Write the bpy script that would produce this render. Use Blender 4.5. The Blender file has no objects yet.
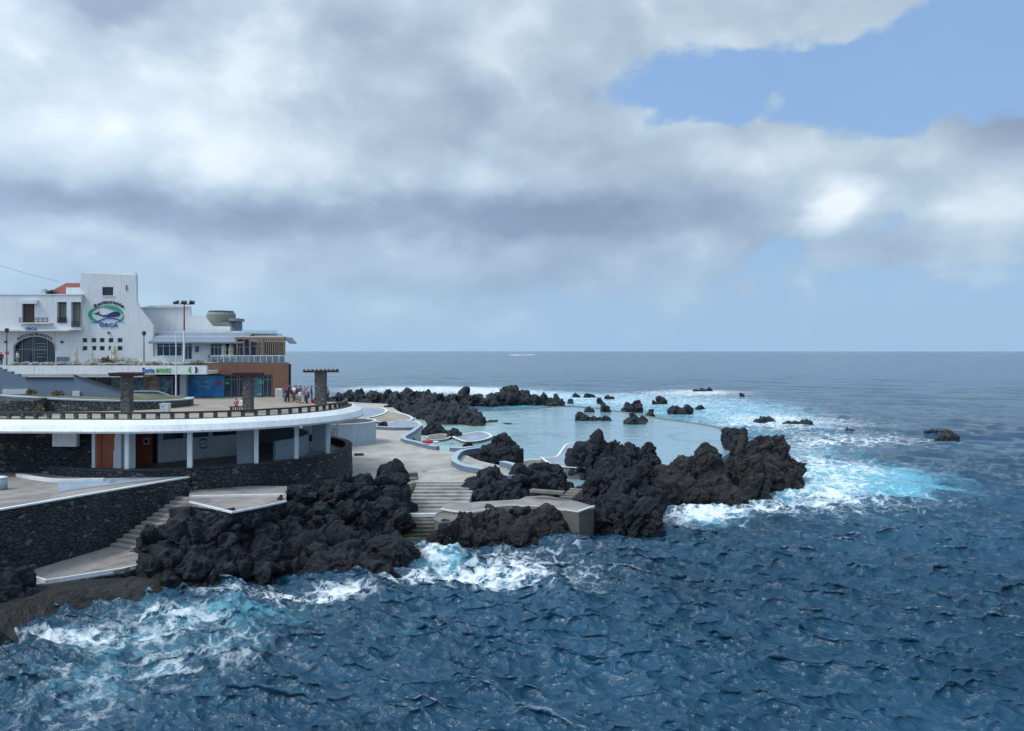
import bpy, bmesh, math, random
import numpy as np
from mathutils import Vector, Matrix
random.seed(7)
np.random.seed(7)
scene = bpy.context.scene
COL = scene.collection
PI = math.pi
H = 15.5          # eye height above the sea, metres
F = 800.0         # focal length in picture widths of one pixel
HY = 351.0        # row of the horizon

# ---- measuring helpers: a sight line (px, py) meets a depth or a level ----
def at(px, py, d):
    return Vector(((px - 512) * d / F, d, H - (py - HY) * d / F))
def on(px, py, z):
    d = (H - z) * F / (py - HY)
    return Vector(((px - 512) * d / F, d, z))
def lx(px, d): return (px - 512) * d / F
def lz(py, d): return H - (py - HY) * d / F

# ------------------------------------------------------------------ noise --
def _hash(ix, iy, iz, seed):
    h = (ix * 374761393 + iy * 668265263 + iz * 2147483647 * 3 + seed * 974634777) & 0xffffffff
    h = ((h ^ (h >> 13)) * 1274126177) & 0xffffffff
    h = ((h ^ (h >> 16)) * 2246822519) & 0xffffffff
    return (h ^ (h >> 15)) & 0xffffffff
def vnoise(P, seed=0):
    P = np.asarray(P, dtype=np.float64)
    I = np.floor(P).astype(np.int64); f = P - I
    u = f * f * f * (f * (f * 6 - 15) + 10)
    out = np.zeros(len(P))
    for dx in (0, 1):
        for dy in (0, 1):
            for dz in (0, 1):
                h = _hash(I[:, 0] + dx, I[:, 1] + dy, I[:, 2] + dz, seed) / 4294967295.0
                w = (u[:, 0] if dx else 1 - u[:, 0]) * (u[:, 1] if dy else 1 - u[:, 1]) * (u[:, 2] if dz else 1 - u[:, 2])
                out += h * w
    return out * 2 - 1
def fbm(P, seed=0, octv=4):
    s = 0; a = 1; t = 0
    for i in range(octv):
        s = s + a * vnoise(P * (2.03 ** i), seed + i * 17); t += a; a *= 0.5
    return s / t
def ridged(P, seed=0, octv=4):
    s = 0; a = 1; t = 0
    for i in range(octv):
        s = s + a * (1 - np.abs(vnoise(P * (2.07 ** i), seed + i * 31)) * 2); t += a; a *= 0.5
    return s / t
def worley(P, seed=0):
    I = np.floor(P).astype(np.int64)
    best = np.full(len(P), 9.0)
    for dx in (-1, 0, 1):
        for dy in (-1, 0, 1):
            for dz in (-1, 0, 1):
                c = I + np.array([dx, dy, dz])
                q = np.stack([_hash(c[:, 0], c[:, 1], c[:, 2], seed + k) / 4294967295.0 for k in (1, 2, 3)], 1)
                d = ((c + q - P) ** 2).sum(1)
                best = np.minimum(best, d)
    return np.sqrt(best)

def fracture(P, seed=0):
    """cell blocks: distance gap to the next cell and one random number per cell"""
    I = np.floor(P).astype(np.int64); n = len(P)
    f1 = np.full(n, 9.0); f2 = np.full(n, 9.0); cid = np.zeros(n)
    for dx in (-1, 0, 1):
        for dy in (-1, 0, 1):
            for dz in (-1, 0, 1):
                c = I + np.array([dx, dy, dz])
                q = np.stack([_hash(c[:, 0], c[:, 1], c[:, 2], seed + k) / 4294967295.0 for k in (1, 2, 3)], 1)
                d = np.sqrt(((c + q - P) ** 2).sum(1)); h = _hash(c[:, 0], c[:, 1], c[:, 2], seed + 9) / 4294967295.0
                nearer = d < f1
                f2 = np.where(nearer, f1, np.minimum(f2, d)); cid = np.where(nearer, h, cid); f1 = np.where(nearer, d, f1)
    return f2 - f1, cid * 2 - 1
# ------------------------------------------------------------- materials --
class NT:
    def __init__(s, tree): s.t = tree; s.n = tree.nodes; s.l = tree.links
    def node(s, typ, **kw):
        n = s.n.new(typ)
        for k, v in kw.items(): setattr(n, k, v)
        return n
    def put(s, sock, v):
        if isinstance(v, bpy.types.NodeSocket): s.l.new(v, sock)
        else:
            if hasattr(sock, 'default_value'):
                try: sock.default_value = v
                except Exception: sock.default_value = tuple(v) + (1,)
    def m(s, op, a, b=0.0, c=None, clamp=False):
        n = s.node('ShaderNodeMath', operation=op, use_clamp=clamp)
        s.put(n.inputs[0], a); s.put(n.inputs[1], b)
        if c is not None: s.put(n.inputs[2], c)
        return n.outputs[0]
    def v(s, op, a, b=None, out=0):
        n = s.node('ShaderNodeVectorMath', operation=op)
        s.put(n.inputs[0], a)
        if b is not None:
            s.put(n.inputs[3 if op == 'SCALE' else 1], b)
        return n.outputs[out]
    def mix(s, f, a, b, mode='MIX'):
        n = s.node('ShaderNodeMix', data_type='RGBA', blend_type=mode)
        s.put(n.inputs[0], f); s.put(n.inputs[6], a); s.put(n.inputs[7], b)
        return n.outputs[2]
    def ramp(s, f, stops, mode='LINEAR'):
        n = s.node('ShaderNodeValToRGB'); r = n.color_ramp; r.interpolation = mode
        while len(r.elements) < len(stops): r.elements.new(0.5)
        for e, (p, c) in zip(r.elements, stops):
            e.position = p; e.color = (tuple(c) + (1,))[:4] if not isinstance(c, (int, float)) else (c, c, c, 1)
        s.put(n.inputs[0], f)
        return n.outputs[0]
    def smooth(s, x, lo, hi):
        n = s.node('ShaderNodeMapRange', interpolation_type='SMOOTHSTEP')
        s.put(n.inputs[0], x); s.put(n.inputs[1], lo); s.put(n.inputs[2], hi)
        n.inputs[3].default_value = 0; n.inputs[4].default_value = 1
        return n.outputs[0]
    def noise(s, vec, scale, detail=4, rough=0.55, dist=0.0, out=0):
        n = s.node('ShaderNodeTexNoise'); s.put(n.inputs['Vector'], vec)
        n.inputs['Scale'].default_value = scale; n.inputs['Detail'].default_value = detail
        n.inputs['Roughness'].default_value = rough; n.inputs['Distortion'].default_value = dist
        return n.outputs[out]
    def voro(s, vec, scale, feature='F1', out='Distance', rnd=1.0):
        n = s.node('ShaderNodeTexVoronoi', feature=feature); s.put(n.inputs['Vector'], vec)
        n.inputs['Scale'].default_value = scale; n.inputs['Randomness'].default_value = rnd
        return n.outputs[out]
    def pos(s): return s.node('ShaderNodeNewGeometry').outputs['Position']
    def scale(s, vec, xyz): return s.v('MULTIPLY', vec, xyz)
    def bump(s, h, strength=0.5, dist=0.05, normal=None):
        n = s.node('ShaderNodeBump'); s.put(n.inputs['Height'], h)
        n.inputs['Strength'].default_value = strength; n.inputs['Distance'].default_value = dist
        if normal is not None: s.put(n.inputs['Normal'], normal)
        return n.outputs[0]

MATS = {}
def new_mat(name):
    m = bpy.data.materials.new(name); m.use_nodes = True
    t = NT(m.node_tree); b = m.node_tree.nodes['Principled BSDF']
    MATS[name] = m
    return m, t, b
def srgb(r, g, b):
    f = lambda c: (c / 255 / 12.92) if c / 255 <= 0.04045 else ((c / 255 + 0.055) / 1.055) ** 2.4
    return (f(r), f(g), f(b))

def plain(name, col, rough=0.6, var=0.12, scale=1.3, metal=0.0, bump=0.0, streak=0.0, spec=None):
    """painted / cast surface: base colour with uneven tone, stains and fine grain"""
    m, t, b = new_mat(name)
    p = t.pos()
    n1 = t.noise(p, scale, 6, 0.6); n2 = t.noise(p, scale * 9, 3, 0.6)
    k = t.m('ADD', t.m('MULTIPLY', n1, 0.7), t.m('MULTIPLY', n2, 0.3))
    lo = tuple(c * (1 - var * 1.6) for c in col); hi = tuple(min(1, c * (1 + var)) for c in col)
    c = t.ramp(k, [(0.32, lo), (0.5, col), (0.7, hi)])
    if streak > 0:
        s = t.noise(t.scale(p, (2.6, 2.6, 0.22)), 1.4, 5, 0.65)
        f = t.m('MULTIPLY', t.smooth(s, 0.5, 0.72), streak)
        c = t.mix(f, c, tuple(x * 0.45 for x in col) + (1,))
    t.put(b.inputs['Base Color'], c)
    b.inputs['Roughness'].default_value = rough; b.inputs['Metallic'].default_value = metal
    if spec is not None: b.inputs['Specular IOR Level'].default_value = spec
    if bump: t.put(b.inputs['Normal'], t.bump(n2, bump, 0.02))
    return m

plain('white_wall', (0.66, 0.68, 0.69), 0.75, 0.07, 0.35, bump=0.3, streak=0.24)
plain('white_paint', (0.72, 0.74, 0.74), 0.55, 0.08, 0.6, streak=0.42)
plain('white_trim', (0.70, 0.71, 0.70), 0.6, 0.12, 1.6, streak=0.3)
plain('beige_wall', (0.52, 0.51, 0.48), 0.8, 0.08, 0.5, streak=0.15)
plain('olive_concrete', (0.25, 0.26, 0.22), 0.85, 0.12, 0.6, bump=0.2, streak=0.3)
plain('blue_grey_wall', (0.14, 0.19, 0.25), 0.75, 0.07, 0.4, streak=0.12)
plain('pale_blue_wall', (0.36, 0.44, 0.49), 0.75, 0.06, 0.4, streak=0.25)
plain('grey_column', (0.40, 0.45, 0.48), 0.7, 0.06, 0.7, streak=0.15)
plain('dark_trim', (0.05, 0.055, 0.065), 0.6, 0.1, 2)
plain('slate_awning', (0.17, 0.21, 0.26), 0.5, 0.1, 0.8, streak=0.1)
plain('orange_door', (0.42, 0.10, 0.045), 0.5, 0.08, 0.6, streak=0.15)
plain('brown_shutter', (0.045, 0.022, 0.022), 0.5, 0.1, 3)
plain('maroon_wood', (0.10, 0.035, 0.035), 0.7, 0.2, 3, bump=0.2)
plain('pergola_wood', (0.26, 0.18, 0.12), 0.7, 0.15, 3, bump=0.2)
plain('grey_metal', (0.22, 0.24, 0.26), 0.45, 0.08, 3, metal=0.4)
plain('dark_metal', (0.04, 0.045, 0.05), 0.45, 0.1, 3, metal=0.3)
plain('red_metal', (0.35, 0.06, 0.05), 0.5, 0.1, 3)
plain('cream_fabric', (0.62, 0.57, 0.46), 0.9, 0.08, 3, bump=0.3)
plain('logo_green', (0.02, 0.33, 0.17), 0.6, 0.05, 2)
plain('logo_lime', (0.12, 0.42, 0.10), 0.6, 0.05, 2)
plain('logo_navy', (0.012, 0.025, 0.10), 0.6, 0.05, 2)
plain('logo_blue', (0.02, 0.10, 0.38), 0.6, 0.05, 2)
plain('logo_black', (0.02, 0.022, 0.03), 0.6, 0.05, 2)
plain('logo_teal', (0.03, 0.13, 0.19), 0.6, 0.05, 2)
plain('garden_stone', (0.26, 0.24, 0.22), 0.9, 0.3, 1.7, bump=0.6)
plain('skin', (0.42, 0.24, 0.17), 0.6, 0.05, 4)
plain('hair_dark', (0.03, 0.02, 0.015), 0.8, 0.1, 9)
plain('hair_fair', (0.25, 0.17, 0.09), 0.8, 0.1, 9)
for nm, c in dict(cloth_white=(0.7, 0.7, 0.72), cloth_red=(0.5, 0.04, 0.04), cloth_navy=(0.03, 0.045, 0.09), cloth_black=(0.02, 0.02, 0.025),
                  cloth_pink=(0.5, 0.22, 0.24), cloth_grey=(0.2, 0.21, 0.23), cloth_maroon=(0.2, 0.03, 0.06), cloth_denim=(0.08, 0.13, 0.2),
                  cloth_tan=(0.38, 0.28, 0.18), cloth_sky=(0.3, 0.45, 0.6)).items():
    plain(nm, c, 0.9, 0.08, 6)

def concrete(name, col, dark, stain=0.5, scale=0.35):
    m, t, b = new_mat(name); p = t.pos()
    n1 = t.noise(p, scale, 8, 0.62, 0.3); n2 = t.noise(p, 7, 4, 0.7); n3 = t.noise(p, scale * 3.1, 5, 0.6)
    c = t.mix(t.smooth(n1, 0.38, 0.66), col + (1,), tuple(x * 0.72 for x in col) + (1,))
    c = t.mix(t.m('MULTIPLY', t.smooth(n3, 0.55, 0.75), stain), c, dark + (1,))
    c = t.mix(t.m('MULTIPLY', t.smooth(n2, 0.5, 0.7), 0.25), c, tuple(x * 0.55 for x in col) + (1,))
    # casting joints and damp patches
    br = t.node('ShaderNodeTexBrick'); t.put(br.inputs['Vector'], p); br.offset = 0.0
    br.inputs['Scale'].default_value = 1.0; br.inputs['Brick Width'].default_value = 3.6; br.inputs['Row Height'].default_value = 4.4; br.inputs['Mortar Size'].default_value = 0.035
    br.inputs['Mortar Smooth'].default_value = 0.4
    c = t.mix(t.m('MULTIPLY', br.outputs[1], 0.4), c, dark + (1,))
    damp = t.smooth(t.noise(t.scale(p, (1, 0.7, 1)), 0.11, 6, 0.6, 0.8), 0.54, 0.60)
    c = t.mix(t.m('MULTIPLY', damp, 0.35), c, tuple(x * 0.45 for x in col) + (1,))
    t.put(b.inputs['Base Color'], c)
    t.put(b.inputs['Roughness'], t.m('SUBTRACT', t.m('ADD', 0.55, t.m('MULTIPLY', n1, 0.4)), t.m('MULTIPLY', damp, 0.35)))
    t.put(b.inputs['Normal'], t.bump(n2, 0.35, 0.02))
    return m
concrete('pavement', (0.46, 0.425, 0.375), (0.15, 0.13, 0.11))
concrete('ramp_pavement', (0.30, 0.275, 0.25), (0.13, 0.11, 0.10), 0.6, 0.5)
concrete('blue_pavement', (0.30, 0.36, 0.43), (0.2, 0.22, 0.26), 0.3)
concrete('promenade', (0.34, 0.29, 0.23), (0.2, 0.16, 0.13), 0.4)
concrete('weathered', (0.20, 0.185, 0.16), (0.06, 0.055, 0.045), 0.8, 0.8)
concrete('dark_concrete', (0.04, 0.042, 0.045), (0.018, 0.018, 0.016), 0.9, 0.9)
concrete('pier_concrete', (0.13, 0.118, 0.10), (0.045, 0.04, 0.032), 0.85, 0.8)
concrete('dim_floor', (0.34, 0.34, 0.34), (0.07, 0.07, 0.07), 0.4)

def steps_mat():
    m, t, b = new_mat('wet_steps'); p = t.pos()
    z = t.node('ShaderNodeSeparateXYZ'); t.put(z.inputs[0], p)
    n1 = t.noise(p, 0.9, 7, 0.65); n2 = t.noise(p, 8, 3)
    dry = t.mix(t.smooth(n1, 0.35, 0.65), (0.36, 0.35, 0.32, 1), (0.22, 0.21, 0.19, 1))
    wet = t.mix(t.smooth(n1, 0.35, 0.65), (0.10, 0.105, 0.07, 1), (0.05, 0.055, 0.04, 1))
    f = t.smooth(t.m('ADD', z.outputs[2], t.m('MULTIPLY', n1, 0.8)), 1.1, 2.0)
    t.put(b.inputs['Base Color'], t.mix(f, wet, dry))
    t.put(b.inputs['Roughness'], t.m('ADD', 0.35, t.m('MULTIPLY', f, 0.45)))
    t.put(b.inputs['Normal'], t.bump(n2, 0.3, 0.02))
steps_mat()

def masonry(name, light, mid, dark, sc=2.2, zs=1.9, bumpd=0.09):
    """dry stone wall: uneven stones with dark joints"""
    m, t, b = new_mat(name); p = t.pos()
    w = t.v('ADD', p, t.v('ADD', t.v('SCALE', t.noise(p, 0.9, 3, 0.5, out=1), 0.35), t.v('SCALE', t.noise(p, 0.16, 3, 0.5, out=1), 2.2)))
    q = t.scale(w, (1, 1, zs))
    e = t.voro(q, sc, 'DISTANCE_TO_EDGE'); cell = t.voro(q, sc, 'F1', 'Color')
    sp = t.node('ShaderNodeSeparateColor'); t.put(sp.inputs[0], cell)
    fine = t.noise(p, 11, 5, 0.7)
    tone = t.m('ADD', t.m('MULTIPLY', sp.outputs[0], 0.8), t.m('MULTIPLY', fine, 0.3))
    c = t.ramp(tone, [(0.1, dark), (0.45, mid), (0.82, mid), (0.95, light)])
    c = t.mix(t.m('MULTIPLY', t.smooth(t.noise(p, 0.22, 4), 0.42, 0.65), 0.5), c, dark + (1,))
    c = t.mix(t.m('MULTIPLY', t.smooth(t.noise(t.scale(p, (1, 1, 0.4)), 0.5, 5, 0.65), 0.55, 0.72), 0.4), c, tuple(x * 0.8 for x in light) + (1,))
    c = t.mix(t.m('MULTIPLY', t.smooth(t.noise(p, 1.1, 5, 0.7), 0.6, 0.7), 0.35), c, (0.05, 0.06, 0.02, 1))
    j = t.smooth(e, 0.015, 0.09)
    t.put(b.inputs['Base Color'], t.mix(j, tuple(x * 0.35 for x in dark) + (1,), c))
    b.inputs['Roughness'].default_value = 0.85
    hgt = t.m('ADD', t.smooth(e, 0.0, 0.16), t.m('MULTIPLY', fine, 0.35))
    hgt = t.m('ADD', hgt, t.m('MULTIPLY', sp.outputs[1], 0.4))
    t.put(b.inputs['Normal'], t.bump(hgt, 0.9, bumpd))
masonry('basalt_masonry', (0.17, 0.16, 0.15), (0.045, 0.050, 0.058), (0.015, 0.018, 0.024))
masonry('grey_masonry', (0.25, 0.24, 0.22), (0.12, 0.125, 0.125), (0.05, 0.052, 0.056), 2.6, 1.6)
masonry('column_masonry', (0.27, 0.25, 0.22), (0.15, 0.145, 0.135), (0.08, 0.08, 0.078), 3.4, 1.4, 0.04)

def brick():
    m, t, b = new_mat('brown_cladding'); p = t.pos()
    br = t.node('ShaderNodeTexBrick')
    mp = t.node('ShaderNodeMapping'); mp.inputs['Rotation'].default_value = (PI / 2, 0, 0); t.put(mp.inputs[0], p)
    t.put(br.inputs['Vector'], mp.outputs[0])
    br.inputs['Color1'].default_value = (0.25, 0.115, 0.07, 1); br.inputs['Color2'].default_value = (0.19, 0.085, 0.052, 1)
    br.inputs['Mortar'].default_value = (0.13, 0.08, 0.06, 1); br.inputs['Scale'].default_value = 1.0
    br.inputs['Brick Width'].default_value = 0.6; br.inputs['Row Height'].default_value = 0.2; br.inputs['Mortar Size'].default_value = 0.02
    n = t.noise(p, 0.8, 6)
    t.put(b.inputs['Base Color'], t.mix(t.m('MULTIPLY', n, 0.5), br.outputs[0], (0.16, 0.08, 0.055, 1)))
    b.inputs['Roughness'].default_value = 0.8
    t.put(b.inputs['Normal'], t.bump(br.outputs[1], 0.4, -0.02))
brick()
def tiles():
    m, t, b = new_mat('roof_tile'); p = t.pos()
    wv = t.node('ShaderNodeTexWave', bands_direction='X'); t.put(wv.inputs[0], p); wv.inputs['Scale'].default_value = 1.6
    n = t.noise(p, 2.5, 5)
    t.put(b.inputs['Base Color'], t.mix(n, (0.30, 0.06, 0.04, 1), (0.16, 0.04, 0.03, 1)))
    t.put(b.inputs['Normal'], t.bump(wv.outputs[1], 0.6, 0.08)); b.inputs['Roughness'].default_value = 0.8
tiles()

def lava(name, col1, col2, moss=0.0):
    m, t, b = new_mat(name); p = t.pos()
    sz = t.node('ShaderNodeSeparateXYZ'); t.put(sz.inputs[0], p)
    n1 = t.noise(p, 0.45, 7, 0.62, 0.4); n2 = t.noise(p, 2.6, 6, 0.7, 0.3); n3 = t.noise(p, 12, 4, 0.7)
    c = t.ramp(t.m('ADD', t.m('MULTIPLY', n1, 0.55), t.m('MULTIPLY', n2, 0.45)), [(0.33, col1), (0.5, tuple((x + y) / 2.4 for x, y in zip(col1, col2))), (0.62, col2)])
    c = t.mix(t.m('MULTIPLY', t.smooth(n3, 0.52, 0.72), 0.35), c, tuple(min(1, x * 1.9) for x in col2) + (1,))
    c = t.mix(t.m('MULTIPLY', t.smooth(t.noise(p, 0.33, 6, 0.7, 0.6), 0.58, 0.70), 0.35), c, (0.06, 0.042, 0.034, 1))
    c = t.mix(t.m('MULTIPLY', t.smooth(t.noise(t.scale(p, (1, 1, 2.2)), 1.3, 6, 0.75, 0.4), 0.62, 0.74), 0.35), c, (0.11, 0.11, 0.115, 1))
    wetf = t.smooth(t.m('ADD', sz.outputs[2], t.m('MULTIPLY', n1, 1.6)), 1.2, 2.3)
    c = t.mix(t.m('MULTIPLY', t.m('SUBTRACT', 1.0, wetf), 0.6), c, (0.010, 0.012, 0.014, 1))
    if moss:
        c = t.mix(t.m('MULTIPLY', t.smooth(t.noise(p, 0.7, 5), 0.5, 0.62), moss), c, (0.10, 0.085, 0.03, 1))
    t.put(b.inputs['Base Color'], c)
    t.put(b.inputs['Roughness'], t.m('ADD', 0.38, t.m('MULTIPLY', wetf, 0.5)))
    v1 = t.voro(t.v('ADD', p, t.v('SCALE', t.noise(p, 2.0, 3, out=1), 0.4)), 1.7)
    h = t.m('ADD', t.m('MULTIPLY', n2, 1.0), t.m('MULTIPLY', n3, 0.28)); h = t.m('ADD', h, t.m('MULTIPLY', v1, 0.6))
    t.put(b.inputs['Normal'], t.bump(h, 1.0, 0.6))
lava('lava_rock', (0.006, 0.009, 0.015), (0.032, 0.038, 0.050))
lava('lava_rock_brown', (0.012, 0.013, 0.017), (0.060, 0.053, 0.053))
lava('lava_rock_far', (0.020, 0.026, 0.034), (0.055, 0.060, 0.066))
lava('apron_rock', (0.016, 0.017, 0.019), (0.052, 0.048, 0.045), 0.12)
lava('mossy_rock', (0.03, 0.03, 0.025), (0.12, 0.10, 0.06), 0.9)

def leaf(name, c1, c2):
    m, t, b = new_mat(name); p = t.pos()
    r = t.node('ShaderNodeTexWhiteNoise'); t.put(r.inputs[0], t.v('SNAP', p, (0.15, 0.15, 0.15)))
    t.put(b.inputs['Base Color'], t.mix(r.outputs[0], c1 + (1,), c2 + (1,)))
    b.inputs['Roughness'].default_value = 0.7
leaf('foliage', (0.03, 0.055, 0.02), (0.08, 0.11, 0.035))
leaf('foliage_olive', (0.10, 0.09, 0.045), (0.17, 0.14, 0.07))
leaf('foliage_palm', (0.03, 0.05, 0.02), (0.07, 0.10, 0.04))
def grass():
    m, t, b = new_mat('turf'); p = t.pos()
    n = t.noise(p, 3, 6, 0.7); n1 = t.noise(p, 0.5, 4)
    c = t.ramp(n, [(0.3, (0.035, 0.055, 0.02)), (0.5, (0.085, 0.10, 0.04)), (0.7, (0.16, 0.14, 0.08))])
    c = t.mix(t.smooth(n1, 0.45, 0.6), c, (0.15, 0.13, 0.09, 1))
    t.put(b.inputs['Base Color'], c); b.inputs['Roughness'].default_value = 0.9
    t.put(b.inputs['Normal'], t.bump(t.noise(p, 9, 5), 0.8, 0.1))
grass()

def glass(name, col=(0.01, 0.016, 0.025), rough=0.08):
    m, t, b = new_mat(name); p = t.pos()
    t.put(b.inputs['Base Color'], t.mix(t.noise(p, 0.7, 3), col + (1,), tuple(x * 2.2 for x in col) + (1,)))
    b.inputs['Roughness'].default_value = rough; b.inputs['IOR'].default_value = 1.5
glass('window_glass'); glass('shop_glass', (0.02, 0.03, 0.04), 0.12); glass('blue_dark_glass', (0.008, 0.022, 0.05), 0.15)
def clear_glass():
    m, t, b = new_mat('clear_glass')
    tr = t.node('ShaderNodeBsdfTransparent'); tr.inputs[0].default_value = (0.86, 0.93, 0.92, 1)
    gl = t.node('ShaderNodeBsdfGlossy'); gl.inputs['Roughness'].default_value = 0.05
    mx = t.node('ShaderNodeMixShader'); mx.inputs[0].default_value = 0.22
    t.l.new(tr.outputs[0], mx.inputs[1]); t.l.new(gl.outputs[0], mx.inputs[2])
    t.l.new(mx.outputs[0], m.node_tree.nodes['Material Output'].inputs[0])
clear_glass()
def picture(name, stops, sc=0.9, seed=0.0):
    m, t, b = new_mat(name); p = t.v('ADD', t.pos(), (seed, seed, 0))
    c = t.ramp(t.noise(t.scale(p, (1, 1, 1.5)), sc, 6, 0.6, 0.8), stops)
    t.put(b.inputs['Base Color'], c); b.inputs['Roughness'].default_value = 0.35
picture('mural_blue', [(0.3, (0.01, 0.10, 0.28)), (0.5, (0.015, 0.20, 0.48)), (0.62, (0.05, 0.33, 0.62)), (0.75, (0.2, 0.45, 0.6))], 0.35)
picture('reef_picture', [(0.3, (0.012, 0.03, 0.05)), (0.48, (0.03, 0.08, 0.14)), (0.6, (0.12, 0.22, 0.28)), (0.72, (0.35, 0.38, 0.36))], 1.1, 5)
picture('rock_picture', [(0.3, (0.05, 0.03, 0.025)), (0.5, (0.22, 0.13, 0.09)), (0.7, (0.45, 0.36, 0.28))], 1.3, 9)
picture('sea_picture', [(0.3, (0.02, 0.06, 0.10)), (0.5, (0.06, 0.14, 0.2)), (0.68, (0.25, 0.33, 0.38))], 1.0, 3)
plain('fish_silver', (0.30, 0.42, 0.50), 0.4, 0.2, 3)

# ------------------------------------------------------------ mesh tools --
def setp(o, label=None, cat=None, group=None, kind=None):
    if label: o['label'] = label
    if cat: o['category'] = cat
    if group: o['group'] = group
    if kind: o['kind'] = kind
    return o
def wloc(o):
    v = Vector((0, 0, 0))
    while o is not None: v += o.location; o = o.parent
    return v
def empty(name, loc, label=None, cat=None, group=None):
    o = bpy.data.objects.new(name, None); COL.objects.link(o); o.location = loc
    o.empty_display_size = 0.3
    return setp(o, label, cat, group)
def link_mesh(name, me, mat, parent=None, smooth=False):
    o = bpy.data.objects.new(name, me); COL.objects.link(o)
    if mat is not None and len(me.materials) == 0: me.materials.append(MATS[mat])
    if smooth: me.polygons.foreach_set('use_smooth', [True] * len(me.polygons))
    if parent is not None: o.parent = parent
    return o
class MB:
    def __init__(s): s.V = []; s.Fc = []
    def add(s, vs, fs):
        n = len(s.V); s.V += [tuple(v) for v in vs]; s.Fc += [tuple(i + n for i in f) for f in fs]; return s
    def box(s, x0, x1, y0, y1, z0, z1):
        return s.add([(x0, y0, z0), (x1, y0, z0), (x1, y1, z0), (x0, y1, z0), (x0, y0, z1), (x1, y0, z1), (x1, y1, z1), (x0, y1, z1)],
                     [(3, 2, 1, 0), (4, 5, 6, 7), (0, 1, 5, 4), (1, 2, 6, 5), (2, 3, 7, 6), (3, 0, 4, 7)])
    def obox(s, c, ux, hx, hy, z0, z1):
        """box centred at c (xy), turned so its long side follows ux"""
        ux = Vector((ux[0], ux[1])).normalized(); uy = Vector((-ux.y, ux.x)); c = Vector((c[0], c[1]))
        q = [c + ux * a * hx + uy * b * hy for a, b in ((-1, -1), (1, -1), (1, 1), (-1, 1))]
        return s.prism([(p.x, p.y) for p in q], z0, z1)
    def prism(s, pts, z0, z1):
        """vertical prism over a plan polygon; z1 may be a list"""
        n = len(pts)
        a = sum(pts[i][0] * pts[(i + 1) % n][1] - pts[(i + 1) % n][0] * pts[i][1] for i in range(n))
        if a < 0: pts = pts[::-1]; z1 = z1[::-1] if isinstance(z1, list) else z1
        zt = z1 if isinstance(z1, list) else [z1] * n
        return s.add([(p[0], p[1], z0) for p in pts] + [(p[0], p[1], zt[i]) for i, p in enumerate(pts)],
                     [tuple(range(n - 1, -1, -1)), tuple(range(n, 2 * n))] + [(i, (i + 1) % n, n + (i + 1) % n, n + i) for i in range(n)])
    def facade(s, pts, y0, y1):
        """upright prism: outline (x,z) in front at y0, back at y1 > y0"""
        n = len(pts)
        a = sum(pts[i][0] * pts[(i + 1) % n][1] - pts[(i + 1) % n][0] * pts[i][1] for i in range(n))
        if a < 0: pts = pts[::-1]
        return s.add([(p[0], y0, p[1]) for p in pts] + [(p[0], y1, p[1]) for p in pts],
                     [tuple(range(n)), tuple(range(2 * n - 1, n - 1, -1))] + [(i, n + i, n + (i + 1) % n, (i + 1) % n) for i in range(n)])
    def tube(s, pts, r, n=8, cap=True):
        pts = [Vector(p) for p in pts]; R = r if isinstance(r, (list, tuple)) else [r] * len(pts)
        base = len(s.V); up0 = None
        for i, p in enumerate(pts):
            d = (pts[min(i + 1, len(pts) - 1)] - pts[max(i - 1, 0)]).normalized()
            a = Vector((0, 0, 1)) if abs(d.z) < 0.9 else Vector((1, 0, 0))
            u = d.cross(a).normalized(); w = d.cross(u)
            if up0 is not None and u.dot(up0) < 0: u = -u; w = -w
            up0 = u
            for k in range(n):
                t = 2 * PI * k / n; s.V.append(tuple(p + (u * math.cos(t) + w * math.sin(t)) * R[i]))
        for i in range(len(pts) - 1):
            for k in range(n):
                a = base + i * n + k; b = base + i * n + (k + 1) % n
                s.Fc.append((a, b, b + n, a + n))
        if cap:
            s.Fc.append(tuple(base + k for k in range(n))[::-1]); s.Fc.append(tuple(base + (len(pts) - 1) * n + k for k in range(n)))
        return s
    def lathe(s, prof, c=(0, 0, 0), n=24, sx=1, sy=1):
        base = len(s.V)
        for r, z in prof:
            for k in range(n):
                t = 2 * PI * k / n; s.V.append((c[0] + r * sx * math.cos(t), c[1] + r * sy * math.sin(t), c[2] + z))
        for i in range(len(prof) - 1):
            for k in range(n):
                a = base + i * n + k; b = base + i * n + (k + 1) % n; s.Fc.append((a, b, b + n, a + n))
        s.Fc.append(tuple(base + k for k in range(n))[::-1]); s.Fc.append(tuple(base + (len(prof) - 1) * n + k for k in range(n)))
        return s
    def sweep(s, path, prof, closed=False):
        """sweep a cross-section [(offset to the right, z)] along a plan path [(x,y)]"""
        P = [Vector((p[0], p[1])) for p in path]; n = len(P); m = len(prof); base = len(s.V)
        for i in range(n):
            if closed: a = P[i - 1]; c = P[(i + 1) % n]
            else: a = P[max(i - 1, 0)]; c = P[min(i + 1, n - 1)]
            d1 = (P[i] - a); d2 = (c - P[i])
            d1 = d1.normalized() if d1.length > 1e-6 else d2.normalized(); d2 = d2.normalized() if d2.length > 1e-6 else d1
            t = (d1 + d2).normalized(); nr = Vector((t.y, -t.x)); k = 1 / max(0.45, nr.dot(Vector((d1.y, -d1.x))))
            for o, z in prof: s.V.append((P[i].x + nr.x * o * k, P[i].y + nr.y * o * k, z))
        for i in range(n if closed else n - 1):
            for j in range(m):
                a = base + i * m + j; b = base + i * m + (j + 1) % m
                c = base + ((i + 1) % n) * m + (j + 1) % m; d = base + ((i + 1) % n) * m + j
                s.Fc.append((a, b, c, d))
        if not closed:
            s.Fc.append(tuple(base + j for j in range(m))[::-1]); s.Fc.append(tuple(base + (n - 1) * m + j for j in range(m)))
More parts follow.
